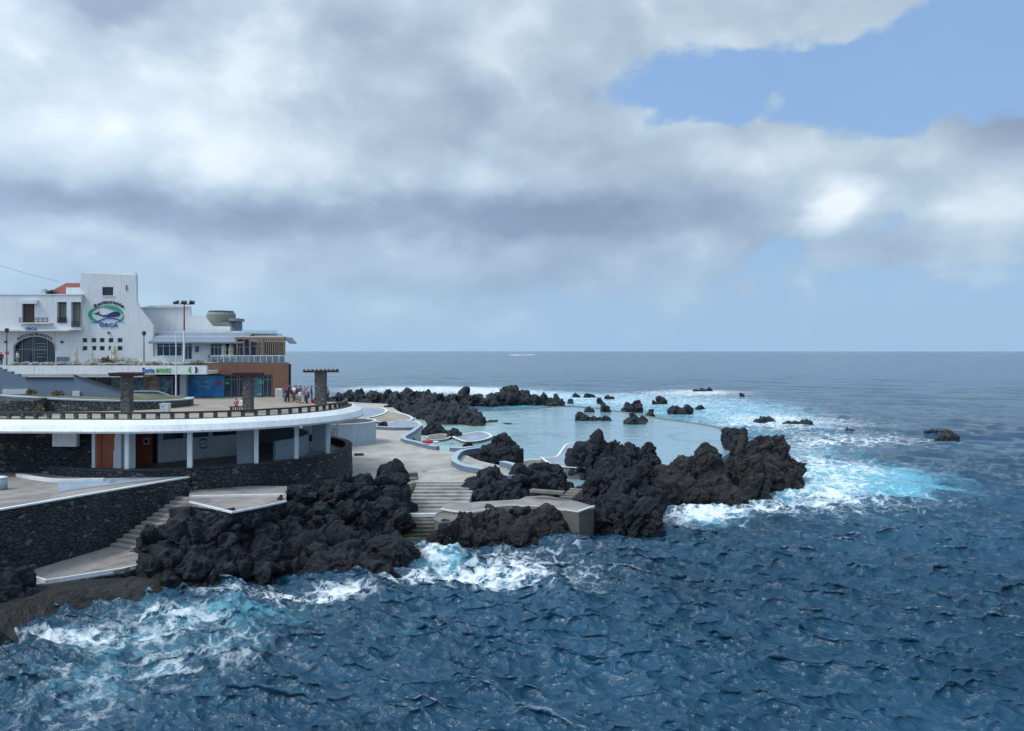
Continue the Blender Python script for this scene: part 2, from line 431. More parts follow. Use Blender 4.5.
        return s
    def build(s, name, mat, parent=None, smooth=False, local=False, bevel=0.0):
        me = bpy.data.meshes.new(name)
        off = Vector((0, 0, 0)) if (parent is None or local) else wloc(parent)
        me.from_pydata([(v[0] - off.x, v[1] - off.y, v[2] - off.z) for v in s.V], [], s.Fc)
        bm = bmesh.new(); bm.from_mesh(me)
        bmesh.ops.recalc_face_normals(bm, faces=bm.faces)
        ng = [f for f in bm.faces if len(f.verts) > 4]
        if bevel:
            es = [e for e in bm.edges if len(e.link_faces) == 2 and e.calc_face_angle(0) > 0.6]
            bmesh.ops.bevel(bm, geom=es, offset=bevel, segments=2, affect='EDGES', profile=0.5, clamp_overlap=True)
        else: bmesh.ops.triangulate(bm, faces=ng)
        bm.to_mesh(me); bm.free()
        return link_mesh(name, me, mat, parent, smooth)
def curve_path(pts, n=8):
    """Catmull-Rom through plan points"""
    P = [Vector((p[0], p[1])) for p in pts]; out = []
    for i in range(len(P) - 1):
        a, b, c, d = P[max(i - 1, 0)], P[i], P[i + 1], P[min(i + 2, len(P) - 1)]
        for k in range(n):
            t = k / n
            out.append(0.5 * ((2 * b) + (c - a) * t + (2 * a - 5 * b + 4 * c - d) * t * t + (3 * b - a - 3 * c + d) * t ** 3))
    out.append(P[-1]); return [(v.x, v.y) for v in out]
def copy_tree(o, parent=None):
    c = o.copy(); COL.objects.link(c)
    if parent is not None: c.parent = parent
    for ch in [x for x in bpy.data.objects if x.parent == o]: copy_tree(ch, c)
    return c
def plan(pp, z): return [(on(a, b, z).x, on(a, b, z).y) for a, b in pp]

def text_mb(txt, size, extrude=0.03, arc=None, squash=1.0, bold=0.0, bow=0.0):
    """letters as solid geometry in the x-z plane facing -y, centred on x=0; arc = radius to bend along"""
    cu = bpy.data.curves.new('t', 'FONT'); cu.body = txt; cu.size = size; cu.extrude = extrude; cu.align_x = 'CENTER'
    cu.offset = bold; cu.resolution_u = 3; cu.space_character = 1.1
    o = bpy.data.objects.new('t', cu); COL.objects.link(o)
    me = bpy.data.meshes.new_from_object(o.evaluated_get(bpy.context.evaluated_depsgraph_get()))
    mb = MB()
    for v in me.vertices:
        x, z, y = v.co.x * squash, v.co.y, -v.co.z
        if arc:
            a = x / arc; x, z = math.sin(a) * (arc + z), math.cos(a) * (arc + z) - arc
        mb.V.append((x, y, z))
    mb.Fc = [tuple(p.vertices) for p in me.polygons]
    bpy.data.objects.remove(o); bpy.data.meshes.remove(me)
    return mb
def fit(mb, w, h):
    xs = [v[0] for v in mb.V]; zs = [v[2] for v in mb.V]; x0, x1, z0, z1 = min(xs), max(xs), min(zs), max(zs)
    mb.V = [((v[0] - (x0 + x1) / 2) * w / (x1 - x0), v[1], (v[2] - z0) * h / (z1 - z0)) for v in mb.V]; return mb
def shift(mb, d):
    mb.V = [(v[0] + d[0], v[1] + d[1], v[2] + d[2]) for v in mb.V]; return mb

# ----------------------------------------------------------------- rocks --
def make_rock(name, lumps, voxel, mat, seed, amp=1.0, label=None, cat='rock', sc=1.0, group=None, sharp=1.0):
    """lumps: (px, row of the top, depth, px width, thickness along the view, bottom z, tilt) - fused, then eroded"""
    bm = bmesh.new()
    rr = random.Random(seed)
    for L in lumps:
        px, pt, d, wp, th = L[:5]; zb = L[5] if len(L) > 5 else -1.5
        c = at(px, pt, d); rx = wp * d / F / 2; rz = (c.z - zb) / 2
        tilt = L[6] if len(L) > 6 else rr.uniform(-0.25, 0.25)
        r = bmesh.ops.create_icosphere(bm, subdivisions=3, radius=1.0)
        M = Matrix.Rotation(tilt, 3, 'Y') @ Matrix.Rotation(rr.uniform(-.3, .3), 3, 'Z')
        for v in r['verts']:
            p = v.co; k = (abs(p.x) ** 3 + abs(p.y) ** 3 + abs(p.z) ** 3) ** (1 / 3)
            q = p / k
            q = Vector((q.x * rx * (1.0 - 0.22 * q.z), q.y * th / 2 * (1.0 - 0.25 * q.z), q.z * rz))
            q = M @ q
            v.co = q + Vector((c.x, d, zb + rz))
    me = bpy.data.meshes.new('tmp'); bm.to_mesh(me); bm.free()
    o = bpy.data.objects.new('tmp', me); COL.objects.link(o)
    md = o.modifiers.new('r', 'REMESH'); md.mode = 'VOXEL'; md.voxel_size = voxel; md.adaptivity = 0
    ev = o.evaluated_get(bpy.context.evaluated_depsgraph_get())
    m2 = bpy.data.meshes.new_from_object(ev); bpy.data.objects.remove(o)
    n = len(m2.vertices); V = np.empty(n * 3); m2.vertices.foreach_get('co', V); V = V.reshape(-1, 3)
    N = np.empty(n * 3); m2.vertices.foreach_get('normal', N); N = N.reshape(-1, 3)
    # crags: large lean, columns and knobs, then small teeth
    w = V + 0.5 * np.stack([fbm(V * 0.5 / sc, seed + 40 + k, 3) for k in range(3)], 1)
    Vs = w * np.array([1, 1, 0.75])
    dsp = 1.35 * fbm(Vs * 0.33 / sc, seed, 3)
    tl = np.array([[0.9, 0.1, 0.35], [-0.15, 1.0, 0.1], [-0.3, 0.0, 0.55]])
    g1, c1 = fracture((w @ tl) * 0.62 / sc, seed + 5)
    g2, c2 = fracture((w @ tl) * 1.7 / sc, seed + 9)
    dsp += (0.55 * c1 - 0.85 * np.exp(-g1 / 0.08)) * sharp
    patch = np.clip(0.5 + 1.6 * vnoise(V * 0.28 / sc, seed + 77), 0.15, 1.2)
    dsp += (0.16 * c2 - 0.24 * np.exp(-g2 / 0.10)) * sharp * patch
    dsp += 0.22 * (0.5 - worley(w * 1.2 / sc, seed + 29))
    dsp += 0.88 * ridged(w * np.array([0.75, 0.75, 0.42]) / sc, seed + 3, 5) * sharp
    dsp += 0.15 * (0.5 - worley(w * 3.2 / sc, seed + 19)) * patch
    dsp += 0.20 * ridged(w * 2.4 / sc, seed + 33, 3)
    dsp = dsp * amp * sc
    N2 = N + 0.35 * np.stack([vnoise(V * 1.1 / sc, seed + 70 + k) for k in range(3)], 1)
    V = V + N2 * dsp[:, None]
    cap = min(L[2] for L in lumps)
    ctr = Vector((float(V[:, 0].mean()), float(V[:, 1].mean()), 0.0))
    V = V - np.array(ctr)
    m2.vertices.foreach_set('co', V.ravel()); m2.update()
    m2.name = name; m2.materials.clear()
    bm = bmesh.new(); bm.from_mesh(m2); seen = set(); best = []
    for v in bm.verts:          # keep only the largest connected body
        if v in seen: continue
        isl = [v]; seen.add(v); i = 0
        while i < len(isl):
            for e in isl[i].link_edges:
                o_ = e.other_vert(isl[i])
                if o_ not in seen: seen.add(o_); isl.append(o_)
            i += 1
        if len(isl) > len(best): best = isl
    bs = set(best); rest = [v for v in bm.verts if v not in bs]
    if rest: bmesh.ops.delete(bm, geom=rest, context='VERTS')
    bm.to_mesh(m2); bm.free()
    ob = link_mesh(name, m2, mat, None, False)
    ob.location = ctr
    return setp(ob, label, cat, group)
# ---------------------------------------------------------------- camera --
cam_d = bpy.data.cameras.new('camera'); cam = bpy.data.objects.new('camera', cam_d); COL.objects.link(cam)
cam.location = (0, 0, H); cam.rotation_euler = (PI / 2, 0, 0)
cam_d.sensor_width = 36; cam_d.lens = 36 * F / 1024; cam_d.shift_y = -(365.5 - HY) / 1024
cam_d.clip_start = 0.5; cam_d.clip_end = 90000
scene.camera = cam
scene.view_settings.view_transform = 'Standard'; scene.view_settings.look = 'None'
scene.view_settings.exposure = 0.36; scene.view_settings.gamma = 1
scene.view_settings.use_curve_mapping = False
cy = scene.cycles
cy.max_bounces = 5; cy.diffuse_bounces = 3; cy.glossy_bounces = 3; cy.transmission_bounces = 3; cy.transparent_max_bounces = 6
cy.caustics_reflective = False; cy.caustics_refractive = False
try:
    cy.use_denoising = True
except Exception: pass

# ------------------------------------------------------------------- sun --
SUN_EL, SUN_AZ = 52.0, -110.0      # degrees; azimuth from +Y towards +X
sd = Vector((math.sin(math.radians(SUN_AZ)) * math.cos(math.radians(SUN_EL)), math.cos(math.radians(SUN_AZ)) * math.cos(math.radians(SUN_EL)), math.sin(math.radians(SUN_EL))))
ld = bpy.data.lights.new('sun', 'SUN'); ld.energy = 1.5; ld.angle = math.radians(14); ld.color = (1.0, 0.975, 0.94)
sun = bpy.data.objects.new('sun', ld); COL.objects.link(sun); sun.rotation_euler = sd.to_track_quat('Z', 'Y').to_euler(); sun.location = (0, 0, 60)

# ------------------------------------------------------- sky with clouds --
wd = bpy.data.worlds.new('World'); scene.world = wd; wd.use_nodes = True
t = NT(wd.node_tree); bg = wd.node_tree.nodes['Background']; bg.inputs[1].default_value = 0.1
sky = t.node('ShaderNodeTexSky', sky_type='NISHITA'); sky.sun_disc = False
sky.sun_elevation = math.radians(SUN_EL); sky.sun_rotation = math.radians(SUN_AZ)
sky.air_density = 1.1; sky.dust_density = 1.0; sky.ozone_density = 1.6
tc = t.node('ShaderNodeTexCoord'); D = tc.outputs['Generated']
Dn = t.v('NORMALIZE', D)
sp = t.node('ShaderNodeSeparateXYZ'); t.put(sp.inputs[0], Dn)
az = t.m('ARCTAN2', sp.outputs[0], sp.outputs[1]); el = t.m('ARCSINE', sp.outputs[2])
comb = t.node('ShaderNodeCombineXYZ'); t.put(comb.inputs[0], az); t.put(comb.inputs[1], el)
ang = comb.outputs[0]
q = t.scale(Dn, (1, 1, 1.9))
warp = t.v('SUBTRACT', t.noise(q, 3.2, 5, 0.55, out=1), (0.5, 0.5, 0.5))
warp2 = t.v('SUBTRACT', t.noise(q, 11, 6, 0.6, out=1), (0.5, 0.5, 0.5))
angw = t.v('ADD', t.v('ADD', ang, t.scale(warp, (0.20, 0.12, 0))), t.scale(warp2, (0.07, 0.05, 0)))
def sky_pt(px, py):
    a = math.atan2(px - 512, F); e = math.atan2(HY - py, math.hypot(F, px - 512)); return a, e
def blobs(lst):
    acc = None
    for px, py, rx, ry, w in lst:
        a, e = sky_pt(px, py)
        d = t.v('MULTIPLY', t.v('SUBTRACT', angw, (a, e, 0)), (F / rx, F / ry, 0))
        g = t.m('EXPONENT', t.m('MULTIPLY', t.v('DOT_PRODUCT', d, d, out=1), -1.0))
        g = t.m('MULTIPLY', g, w)
        acc = g if acc is None else t.m('ADD', acc, g)
    return acc
f1 = t.m('SUBTRACT', t.noise(q, 2.6, 9, 0.56, 0.3), 0.5)
q2 = t.scale(Dn, (1, 1, 1.35))
f2 = t.m('SUBTRACT', t.noise(q2, 7.5, 8, 0.56, 0.15), 0.5)
qb = t.v('ADD', q2, t.v('SCALE', t.v('SUBTRACT', t.noise(q2, 9, 4, 0.55, out=1), (0.5, 0.5, 0.5)), 0.12))
pf = t.m('ADD', t.m('MULTIPLY', t.voro(qb, 8, 'SMOOTH_F1'), -0.62), t.m('MULTIPLY', t.voro(qb, 19, 'SMOOTH_F1'), -0.38))
f3 = t.m('ADD', pf, 0.40)
# where there is cloud
cov = blobs([(120, 60, 400, 230, 1.0), (400, 100, 180, 130, 0.6), (740, -8, 240, 44, 0.75), (870, 5, 110, 30, 0.3), (300, 205, 380, 48, 0.7), (610, 190, 130, 52, 0.7), (730, 165, 80, 36, 0.5),
             (895, 158, 64, 24, 0.5), (1030, 132, 85, 38, 0.55), (768, 103, 24, 14, 0.40), (842, 222, 36, 24, 0.6), (985, 213, 45, 28, 0.5), (900, 255, 200, 16, 0.15), (100, 262, 160, 26, 0.35), (470, 275, 140, 18, 0.3), (700, 245, 60, 9, 0.3), (900, 290, 160, 10, 0.12), (940, 250, 70, 12, 0.25), (800, 258, 90, 18, -0.15), (930, 265, 60, 8, 0.2), (760, 275, 60, 7, 0.2), (500, 250, 160, 10, -0.2),
             (670, 90, 90, 34, -0.45), (815, 90, 140, 38, -0.35), (960, 60, 90, 45, -0.35), (1000, 20, 70, 50, -0.3),
             (700, 235, 60, 14, 0.2), (970, 175, 60, 30, 0.2)])
C = t.m('ADD', t.m('ADD', 0.30, t.m('MULTIPLY', t.smooth(el, 0.42, 0.6), 0.28)), cov)
C = t.m('ADD', C, t.m('MULTIPLY', t.smooth(t.m('ABSOLUTE', az), 0.75, 1.0), 0.15))
C = t.m('ADD', C, t.m('MULTIPLY', f1, 0.5)); C = t.m('ADD', C, t.m('MULTIPLY', f2, 0.62)); C = t.m('ADD', C, t.m('MULTIPLY', f3, 0.62))
alpha = t.smooth(C, 0.36, 0.62)
# how bright the cloud is: sunlit heaps, grey bases
bri = blobs([(40, 60, 120, 90, 0.10), (215, 95, 120, 70, 0.16), (270, 35, 60, 60, 0.10), (440, 60, 55, 90, 0.05), (150, 150, 230, 35, 0.12), (330, 150, 80, 45, 0.10), (400, 20, 130, 40, -0.08),
             (120, 8, 110, 28, -0.26), (200, 218, 420, 20, -0.36), (560, 222, 130, 20, -0.38), (500, 110, 180, 60, -0.12), (760, 165, 70, 26, 0.16), (660, 120, 50, 30, 0.1),
             (842, 218, 30, 24, 0.50), (905, 142, 60, 22, 0.22), (985, 213, 55, 26, 0.30), (1000, 115, 110, 28, -0.25), (760, 255, 170, 14, -0.12), (680, 243, 40, 12, 0.12),
             (120, 245, 90, 20, 0.16), (480, 265, 70, 14, 0.1), (380, 285, 90, 14, -0.10), (500, 285, 90, 20, -0.1), (850, 30, 170, 40, 0.05), (520, 30, 60, 40, 0.10)])
B = t.m('ADD', 0.52, bri)
B = t.m('ADD', B, t.m('MULTIPLY', f1, 0.40)); B = t.m('ADD', B, t.m('MULTIPLY', f2, 0.45)); B = t.m('ADD', B, t.m('MULTIPLY', f3, 0.50))
S10 = lambda r, g, b: tuple(x * 10 for x in srgb(r, g, b))
cr = t.ramp(B, [(0.05, srgb(112, 127, 150)), (0.35, srgb(138, 153, 173)), (0.55, srgb(162, 178, 193)), (0.74, srgb(196, 208, 217)), (0.95, srgb(230, 234, 238))])
cl = t.v('SCALE', cr, 10.0)
bluesky = t.mix(0.75, sky.outputs[0], S10(124, 159, 203) + (1,))
col = t.mix(alpha, bluesky, cl)
# thick air low over the sea
hz = t.m('EXPONENT', t.m('MULTIPLY', t.m('MAXIMUM', el, 0.0), -7.5))
hzn = t.m('MULTIPLY', t.m('ADD', hz, t.m('MULTIPLY', f2, 0.35), clamp=True), 0.92)
col = t.mix(hzn, col, S10(143, 174, 202) + (1,))
# wide glow added round the hidden sun, out of view, to strengthen the lighting
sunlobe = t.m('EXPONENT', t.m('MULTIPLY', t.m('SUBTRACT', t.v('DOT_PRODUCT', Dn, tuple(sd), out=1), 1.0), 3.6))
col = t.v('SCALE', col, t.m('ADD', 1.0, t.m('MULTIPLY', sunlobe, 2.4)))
# the underside of the world is sea-coloured
dn = t.smooth(sp.outputs[2], -0.02, 0.0)
col = t.mix(dn, (0.4, 0.8, 1.1, 1), col)
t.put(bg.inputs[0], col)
wd.cycles.sampling_method = 'MANUAL'; wd.cycles.sample_map_resolution = 512

# ------------------------------------------------------------------- sea --
def ocean_tile(n, L, lmin, lmax, wind_dir, seed, spread=2.0):
    rs = np.random.RandomState(seed)
    k1 = np.fft.fftfreq(n, L / n) * 2 * PI
    kx, ky = np.meshgrid(k1, k1, indexing='ij'); k = np.hypot(kx, ky); k[0, 0] = 1
    band = np.exp(-((2 * PI / lmax) / k) ** 4) * np.exp(-(k / (2 * PI / lmin)) ** 4)
    cosf = (kx * math.cos(wind_dir) + ky * math.sin(wind_dir)) / k
    P = band / k ** 3.3 * (0.05 + np.abs(cosf) ** (2 * spread)) * np.where(cosf < 0, 0.25, 1)
    P[0, 0] = 0
    h = (rs.normal(size=(n, n)) + 1j * rs.normal(size=(n, n))) * np.sqrt(P)
    z = np.fft.ifft2(h).real; s = z.std()
    dx = np.fft.ifft2(-1j * kx / k * h).real / s; dy = np.fft.ifft2(-1j * ky / k * h).real / s
    jxx = np.fft.ifft2(kx * kx / k * h).real / s; jyy = np.fft.ifft2(ky * ky / k * h).real / s
    return z / s, dx, dy, jxx + jyy
def sample(grid, L, x, y, rot):
    c, s = math.cos(rot), math.sin(rot); n = grid[0].shape[0]
    u = ((x * c + y * s) / L * n); v = ((-x * s + y * c) / L * n)
    i = np.floor(u).astype(int); j = np.floor(v).astype(int); fu = u - i; fv = v - j
    out = []
    for g in grid:
        a = g[i % n, j % n]; b = g[(i + 1) % n, j % n]; cc = g[i % n, (j + 1) % n]; d = g[(i + 1) % n, (j + 1) % n]
        out.append((a * (1 - fu) + b * fu) * (1 - fv) + (cc * (1 - fu) + d * fu) * fv)
    return out[0], out[1] * c - out[2] * s, out[1] * s + out[2] * c, out[3]
WIND = math.radians(-125)
tiles3 = [(ocean_tile(512, 37.0, 0.35, 3.2, 0.0, 11, 2.0), 37.0, WIND + 0.35, 0.125, 0.9),
          (ocean_tile(512, 113.0, 2.4, 11.0, 0.0, 12, 3.5), 113.0, WIND - 0.2, 0.17, 3.2),
          (ocean_tile(256, 467.0, 10.0, 60.0, 0.0, 13, 5.0), 467.0, WIND + 0.05, 0.16, 16.0)]
rows = [2.0, 5, 9, 13, 17, 20, 23, 25, 27, 29, 30.5]
py = 351 + H * F / 31.0
while py > 351.25:
    rows.append(H * F / (py - 351)); py -= 0.62 if py > 353 else 0.2
rows += [9e4]
R = np.array(rows)
A = np.concatenate([np.linspace(-180, -40, 60)[:-1], np.linspace(-40, 38, 880), np.linspace(38, 180, 60)[1:]]) * PI / 180
RR, AA = np.meshgrid(R, A, indexing='ij')
X0 = RR * np.sin(AA); Y0 = RR * np.cos(AA)
sx, sy = X0.ravel(), Y0.ravel()
spc = np.maximum(RR.ravel() ** 2 / (H * F) * 0.62, RR.ravel() * 0.0016)
def wblob(lst, x, y):
    acc = np.zeros(len(x))
    for px, py_, rx, ry, w in lst:
        c = on(px, py_, 0.0); RX = rx * c.y / F; RY = ry * c.y / (py_ - HY)
        # turn the patch so that it follows the shore as seen on the map
        acc += w * np.exp(-(((x - c.x - (y - c.y) * (c.x / c.y)) / RX) ** 2 + ((y - c.y) / RY) ** 2))
    return acc
calm = np.clip(wblob([(430, 560, 60, 20, 0.3)], sx, sy), 0, 1)
z = np.zeros(len(sx)); ddx = np.zeros(len(sx)); ddy = np.zeros(len(sx)); steep = np.zeros(len(sx))
for g, L, rot, amp, lam in tiles3:
    hgt, ex, ey, jj = sample(g, L, sx, sy, rot)
    w = np.clip(1.25 - spc / lam, 0, 1) * amp
    z += hgt * w; ddx += ex * w; ddy += ey * w; steep += jj * w
gust = fbm(np.stack([sx * 0.012, sy * 0.02, np.zeros(len(sx))], 1), 3, 3)
k = (1 + 0.35 * gust)
far = np.where(RR.ravel() > 4000, 0, 1)
z *= k * far; ddx *= k * far * 1.08; ddy *= k * far * 1.08
# surf: churned water by the rocks
surf = wblob([(60, 634, 100, 8, 0.65), (160, 616, 70, 10, 0.72), (250, 598, 60, 9, 0.75), (320, 592, 50, 8, 0.85), (410, 572, 60, 8, 0.6), (435, 552, 24, 8, 1.0),
              (460, 575, 70, 12, 0.55), (540, 572, 70, 16, 0.6), (500, 552, 60, 7, 0.5), (600, 545, 60, 7, 0.35), (700, 515, 50, 9, 0.9), (760, 505, 60, 12, 0.45), (830, 490, 60, 14, 0.45),
              (800, 455, 60, 22, 0.55), (860, 470, 110, 14, 0.45), (880, 500, 130, 20, 0.3), (840, 425, 110, 10, 0.35), (720, 405, 110, 14, 0.5), (600, 398, 110, 9, 0.55), (520, 396, 60, 7, 0.5),
              (700, 392, 60, 3, 0.8), (770, 420, 70, 9, 0.6), (400, 389, 90, 4, 0.9), (470, 390, 60, 4, 0.9), (900, 440, 60, 5, 0.4), (960, 448, 50, 5, 0.3), (850, 440, 70, 6, 0.4),
              (60, 700, 110, 50, 0.42), (190, 650, 130, 26, 0.5), (780, 560, 230, 60, 0.16), (515, 355, 9, 0.8, 1.0), (531, 354.6, 8, 0.7, 1.0), (700, 440, 30, 6, 0.3)], sx, sy)
turq = wblob([(860, 478, 70, 12, 1.4), (810, 460, 80, 22, 0.55), (920, 488, 90, 9, 0.45), (710, 516, 45, 9, 0.9), (445, 558, 36, 10, 1.0), (480, 575, 60, 12, 0.35), (250, 612, 70, 18, 0.45), (150, 640, 130, 30, 0.65), (420, 620, 90, 30, 0.15),
              (620, 402, 130, 12, 1.0), (740, 415, 90, 18, 0.9), (540, 398, 60, 8, 0.9), (430, 389, 110, 4, 0.9), (290, 690, 40, 14, 0.3), (80, 690, 90, 30, 0.35), (800, 490, 100, 20, 0.45)], sx, sy)
z += 0.10 * np.clip(surf, 0, 1) * fbm(np.stack([sx * 1.4, sy * 1.4, sx * 0], 1), 9, 4)
# water heaps up where it breaks on the rocks
z += 0.45 * wblob([(180, 610, 70, 9, 1), (320, 582, 40, 7, 0.8), (435, 550, 20, 8, 0.7), (700, 510, 40, 6, 0.6)], sx, sy) * (0.7 + 0.5 * fbm(np.stack([sx * 0.7, sy * 0.7, sx * 0], 1), 29, 3))
nR, nA = len(R), len(A)
me = bpy.data.meshes.new('sea')
V = np.stack([sx - ddx, sy - ddy, z], 1)
idx = np.arange(nR * nA).reshape(nR, nA)
Q = np.stack([idx[:-1, :-1], idx[1:, :-1], idx[1:, 1:], idx[:-1, 1:]], -1).reshape(-1, 4)
Q = Q[:, ::-1]
me.vertices.add(len(V)); me.vertices.foreach_set('co', V.ravel())
me.loops.add(Q.size); me.loops.foreach_set('vertex_index', Q.ravel())
me.polygons.add(len(Q)); me.polygons.foreach_set('loop_start', np.arange(0, Q.size, 4)); me.polygons.foreach_set('loop_total', np.full(len(Q), 4))
me.update(calc_edges=True); me.polygons.foreach_set('use_smooth', np.ones(len(Q), dtype=bool))
for nm, arr in (('surf', surf), ('turq', turq), ('crest', steep), ('wave', z)):
    at_ = me.attributes.new(nm, 'FLOAT', 'POINT'); at_.data.foreach_set('value', arr.astype(np.float32))
me.validate()

m, t, b = new_mat('sea_water'); p = t.pos()
def attr(nm):
    n = t.node('ShaderNodeAttribute'); n.attribute_name = nm; return n.outputs['Fac']
a_s, a_t, a_c, a_w = attr('surf'), attr('turq'), attr('crest'), attr('wave')
w1 = t.noise(p, 0.035, 8, 0.68)
deep = t.mix(t.smooth(w1, 0.35, 0.65), (0.007, 0.039, 0.072, 1), (0.015, 0.069, 0.122, 1))
tq = t.smooth(t.m('ADD', a_t, t.m('MULTIPLY', t.m('SUBTRACT', t.noise(t.scale(p, (1, 0.6, 1)), 0.22, 7, 0.7, 1.0), 0.5), 2.4)), 0.2, 1.25)
c = t.mix(tq, deep, (0.11, 0.37, 0.47, 1))
# foam lace: warped cell edges plus ragged noise
wv = t.v('SCALE', t.v('SUBTRACT', t.noise(p, 0.55, 5, 0.65, out=1), (0.5, 0.5, 0.5)), 2.6)
pw = t.v('ADD', p, wv)
e1 = t.voro(pw, 0.55, 'DISTANCE_TO_EDGE'); e2 = t.voro(pw, 1.7, 'DISTANCE_TO_EDGE')
lace = t.m('MAXIMUM', t.m('SUBTRACT', 1.0, t.smooth(e1, 0.0, 0.30)), t.m('MULTIPLY', t.m('SUBTRACT', 1.0, t.smooth(e2, 0.0, 0.26)), 0.8))
rag = t.noise(pw, 0.8, 8, 0.7, 0.4)
cloudy = t.noise(t.v('ADD', p, wv), 0.16, 7, 0.62, 0.5)
pat = t.m('ADD', t.m('MULTIPLY', lace, 0.62), t.m('ADD', t.m('MULTIPLY', rag, 0.8), t.m('MULTIPLY', cloudy, 0.75)))
fo = t.m('ADD', pat, t.m('MULTIPLY', t.m('MINIMUM', a_s, 1.05), 0.67))
foam = t.m('MULTIPLY', t.smooth(fo, 1.50, 2.05), t.smooth(a_s, 0.03, 0.35))
# small whitecaps in open water
cap = t.m('MULTIPLY', t.smooth(t.m('ADD', a_c, t.m('MULTIPLY', rag, 0.9)), 1.25, 1.7), t.smooth(t.noise(p, 0.05, 5, 0.6), 0.5, 0.66))
foam = t.m('MAXIMUM', foam, t.m('MULTIPLY', cap, 0.4))
# thin films of old foam
film = t.m('MULTIPLY', t.smooth(t.noise(t.scale(pw, (1, 1.6, 1)), 0.28, 8, 0.68, 1.0), 0.58, 0.80), 0.13)
foam2 = t.m('MAXIMUM', foam, film)
c = t.mix(foam2, c, (0.70, 0.76, 0.79, 1))
t.put(b.inputs['Base Color'], c)
b.inputs['IOR'].default_value = 1.333
t.put(b.inputs['Roughness'], t.m('ADD', 0.07, t.m('MULTIPLY', foam, 0.6)))
t.put(b.inputs['Specular IOR Level'], t.m('SUBTRACT', 0.5, t.m('MULTIPLY', t.smooth(t.v('LENGTH', p, out=1), 150, 900), 0.22)))
rp = t.node('ShaderNodeMapping'); rp.inputs['Rotation'].default_value = (0, 0, -WIND); t.put(rp.inputs[0], p)
rps = t.scale(rp.outputs[0], (1.0, 0.38, 1.0))
bn = t.m('ADD', t.m('MULTIPLY', t.noise(rps, 3.2, 4, 0.6, 0.3), 0.30), t.m('MULTIPLY', t.noise(rps, 0.55, 4, 0.62, 0.2), t.m('ADD', 0.2, t.m('MULTIPLY', t.smooth(t.v('LENGTH', p, out=1), 80, 250), 1.4))))
bn = t.m('ADD', bn, t.m('MULTIPLY', t.m('MULTIPLY', t.noise(rps, 0.10, 3, 0.65, 0.0), t.smooth(t.v('LENGTH', p, out=1), 150, 500)), 9.0))
t.put(b.inputs['Normal'], t.bump(bn, 1.0, 0.55))
sea = link_mesh('sea', me, 'sea_water'); sea['kind'] = 'structure'
def st(o): o['kind'] = 'structure'; return o
# ------------------------------------------------- ground, plaza and pools --
PZ = 3.0
plaza_px = [(326, 486), (372, 494), (415, 482), (475, 482), (500, 482), (520, 476), (503, 466), (480, 461), (466, 455), (455, 450.5), (440, 450.5), (428, 449), (402, 441),
            (409, 435), (421, 429.5), (376, 428.5), (345, 429), (300, 433), (270, 445), (250, 470)]
st(MB().prism(plan(plaza_px, PZ), -2.5, PZ).build('plaza', 'pavement'))
# lower sunbathing flats between plaza and reef
flat_px = [(300, 428), (376, 429), (421, 430), (426, 426), (418, 420), (409, 417), (395, 409), (388, 404), (350, 402), (322, 402), (290, 410)]
st(MB().prism(plan(flat_px, 1.9), -2.5, 1.9).build('pavement', 'pavement'))
# inland ground under everything on the left
land = [(-140, 30), (-36, 30), (-33.5, 51), (-26.6, 63.8), (-23.5, 66.6), (-20, 72), (-18, 78), (-18, 90), (-26, 100), (-36, 120), (-66, 190), (-200, 260), (-240, 30)]
st(MB().prism(land, -2.5, 3.6).build('ground', 'dark_concrete'))

def water_mat():
    m, t, b = new_mat('pool_water'); p = t.pos()
    sp = t.node('ShaderNodeSeparateXYZ'); t.put(sp.inputs[0], p)
    n = t.noise(p, 0.045, 5, 0.6, 0.6)
    shallow = t.smooth(t.m('ADD', t.m('MULTIPLY', sp.outputs[0], -0.045), t.m('MULTIPLY', t.m('SUBTRACT', n, 0.5), 2.6)), -0.35, 0.9)
    c = t.mix(shallow, (0.24, 0.38, 0.43, 1), (0.40, 0.62, 0.58, 1))
    bed = t.smooth(t.noise(t.scale(p, (1, 0.6, 1)), 0.10, 7, 0.66, 1.2), 0.52, 0.64)
    c = t.mix(t.m('MULTIPLY', bed, 0.5), c, (0.10, 0.19, 0.23, 1))
    wash = t.smooth(t.noise(t.scale(p, (1, 0.5, 1)), 0.45, 8, 0.7, 1.5), 0.60, 0.74)
    c = t.mix(t.m('MULTIPLY', wash, 0.4), c, (0.62, 0.70, 0.72, 1))
    t.put(b.inputs['Base Color'], c); b.inputs['Roughness'].default_value = 0.12; b.inputs['IOR'].default_value = 1.333
    t.put(b.inputs['Normal'], t.bump(t.m('ADD', t.noise(t.scale(p, (0.5, 1, 1)), 1.4, 5), t.m('MULTIPLY', t.noise(p, 0.3, 3), 2.0)), 0.9, 0.12))
water_mat()
pool_px = [(385, 418), (430, 411.5), (490, 410.5), (560, 406.5), (600, 408.5), (658, 418), (716, 427), (726, 434), (730, 452), (706, 470), (660, 478), (640, 482), (600, 476), (575, 474), (552, 470), (515, 466),
           (500, 462), (470, 470), (440, 462), (400, 446), (380, 432)]
st(MB().prism(plan(pool_px, 1.0), -2.0, 1.0).build('pool_water', 'pool_water'))
inlet = [(512, 492), (560, 497), (590, 488), (600, 474), (560, 470), (520, 474)]
st(MB().prism(plan(inlet, 0.9), -2.0, 0.9).build('inlet_water', 'pool_water'))

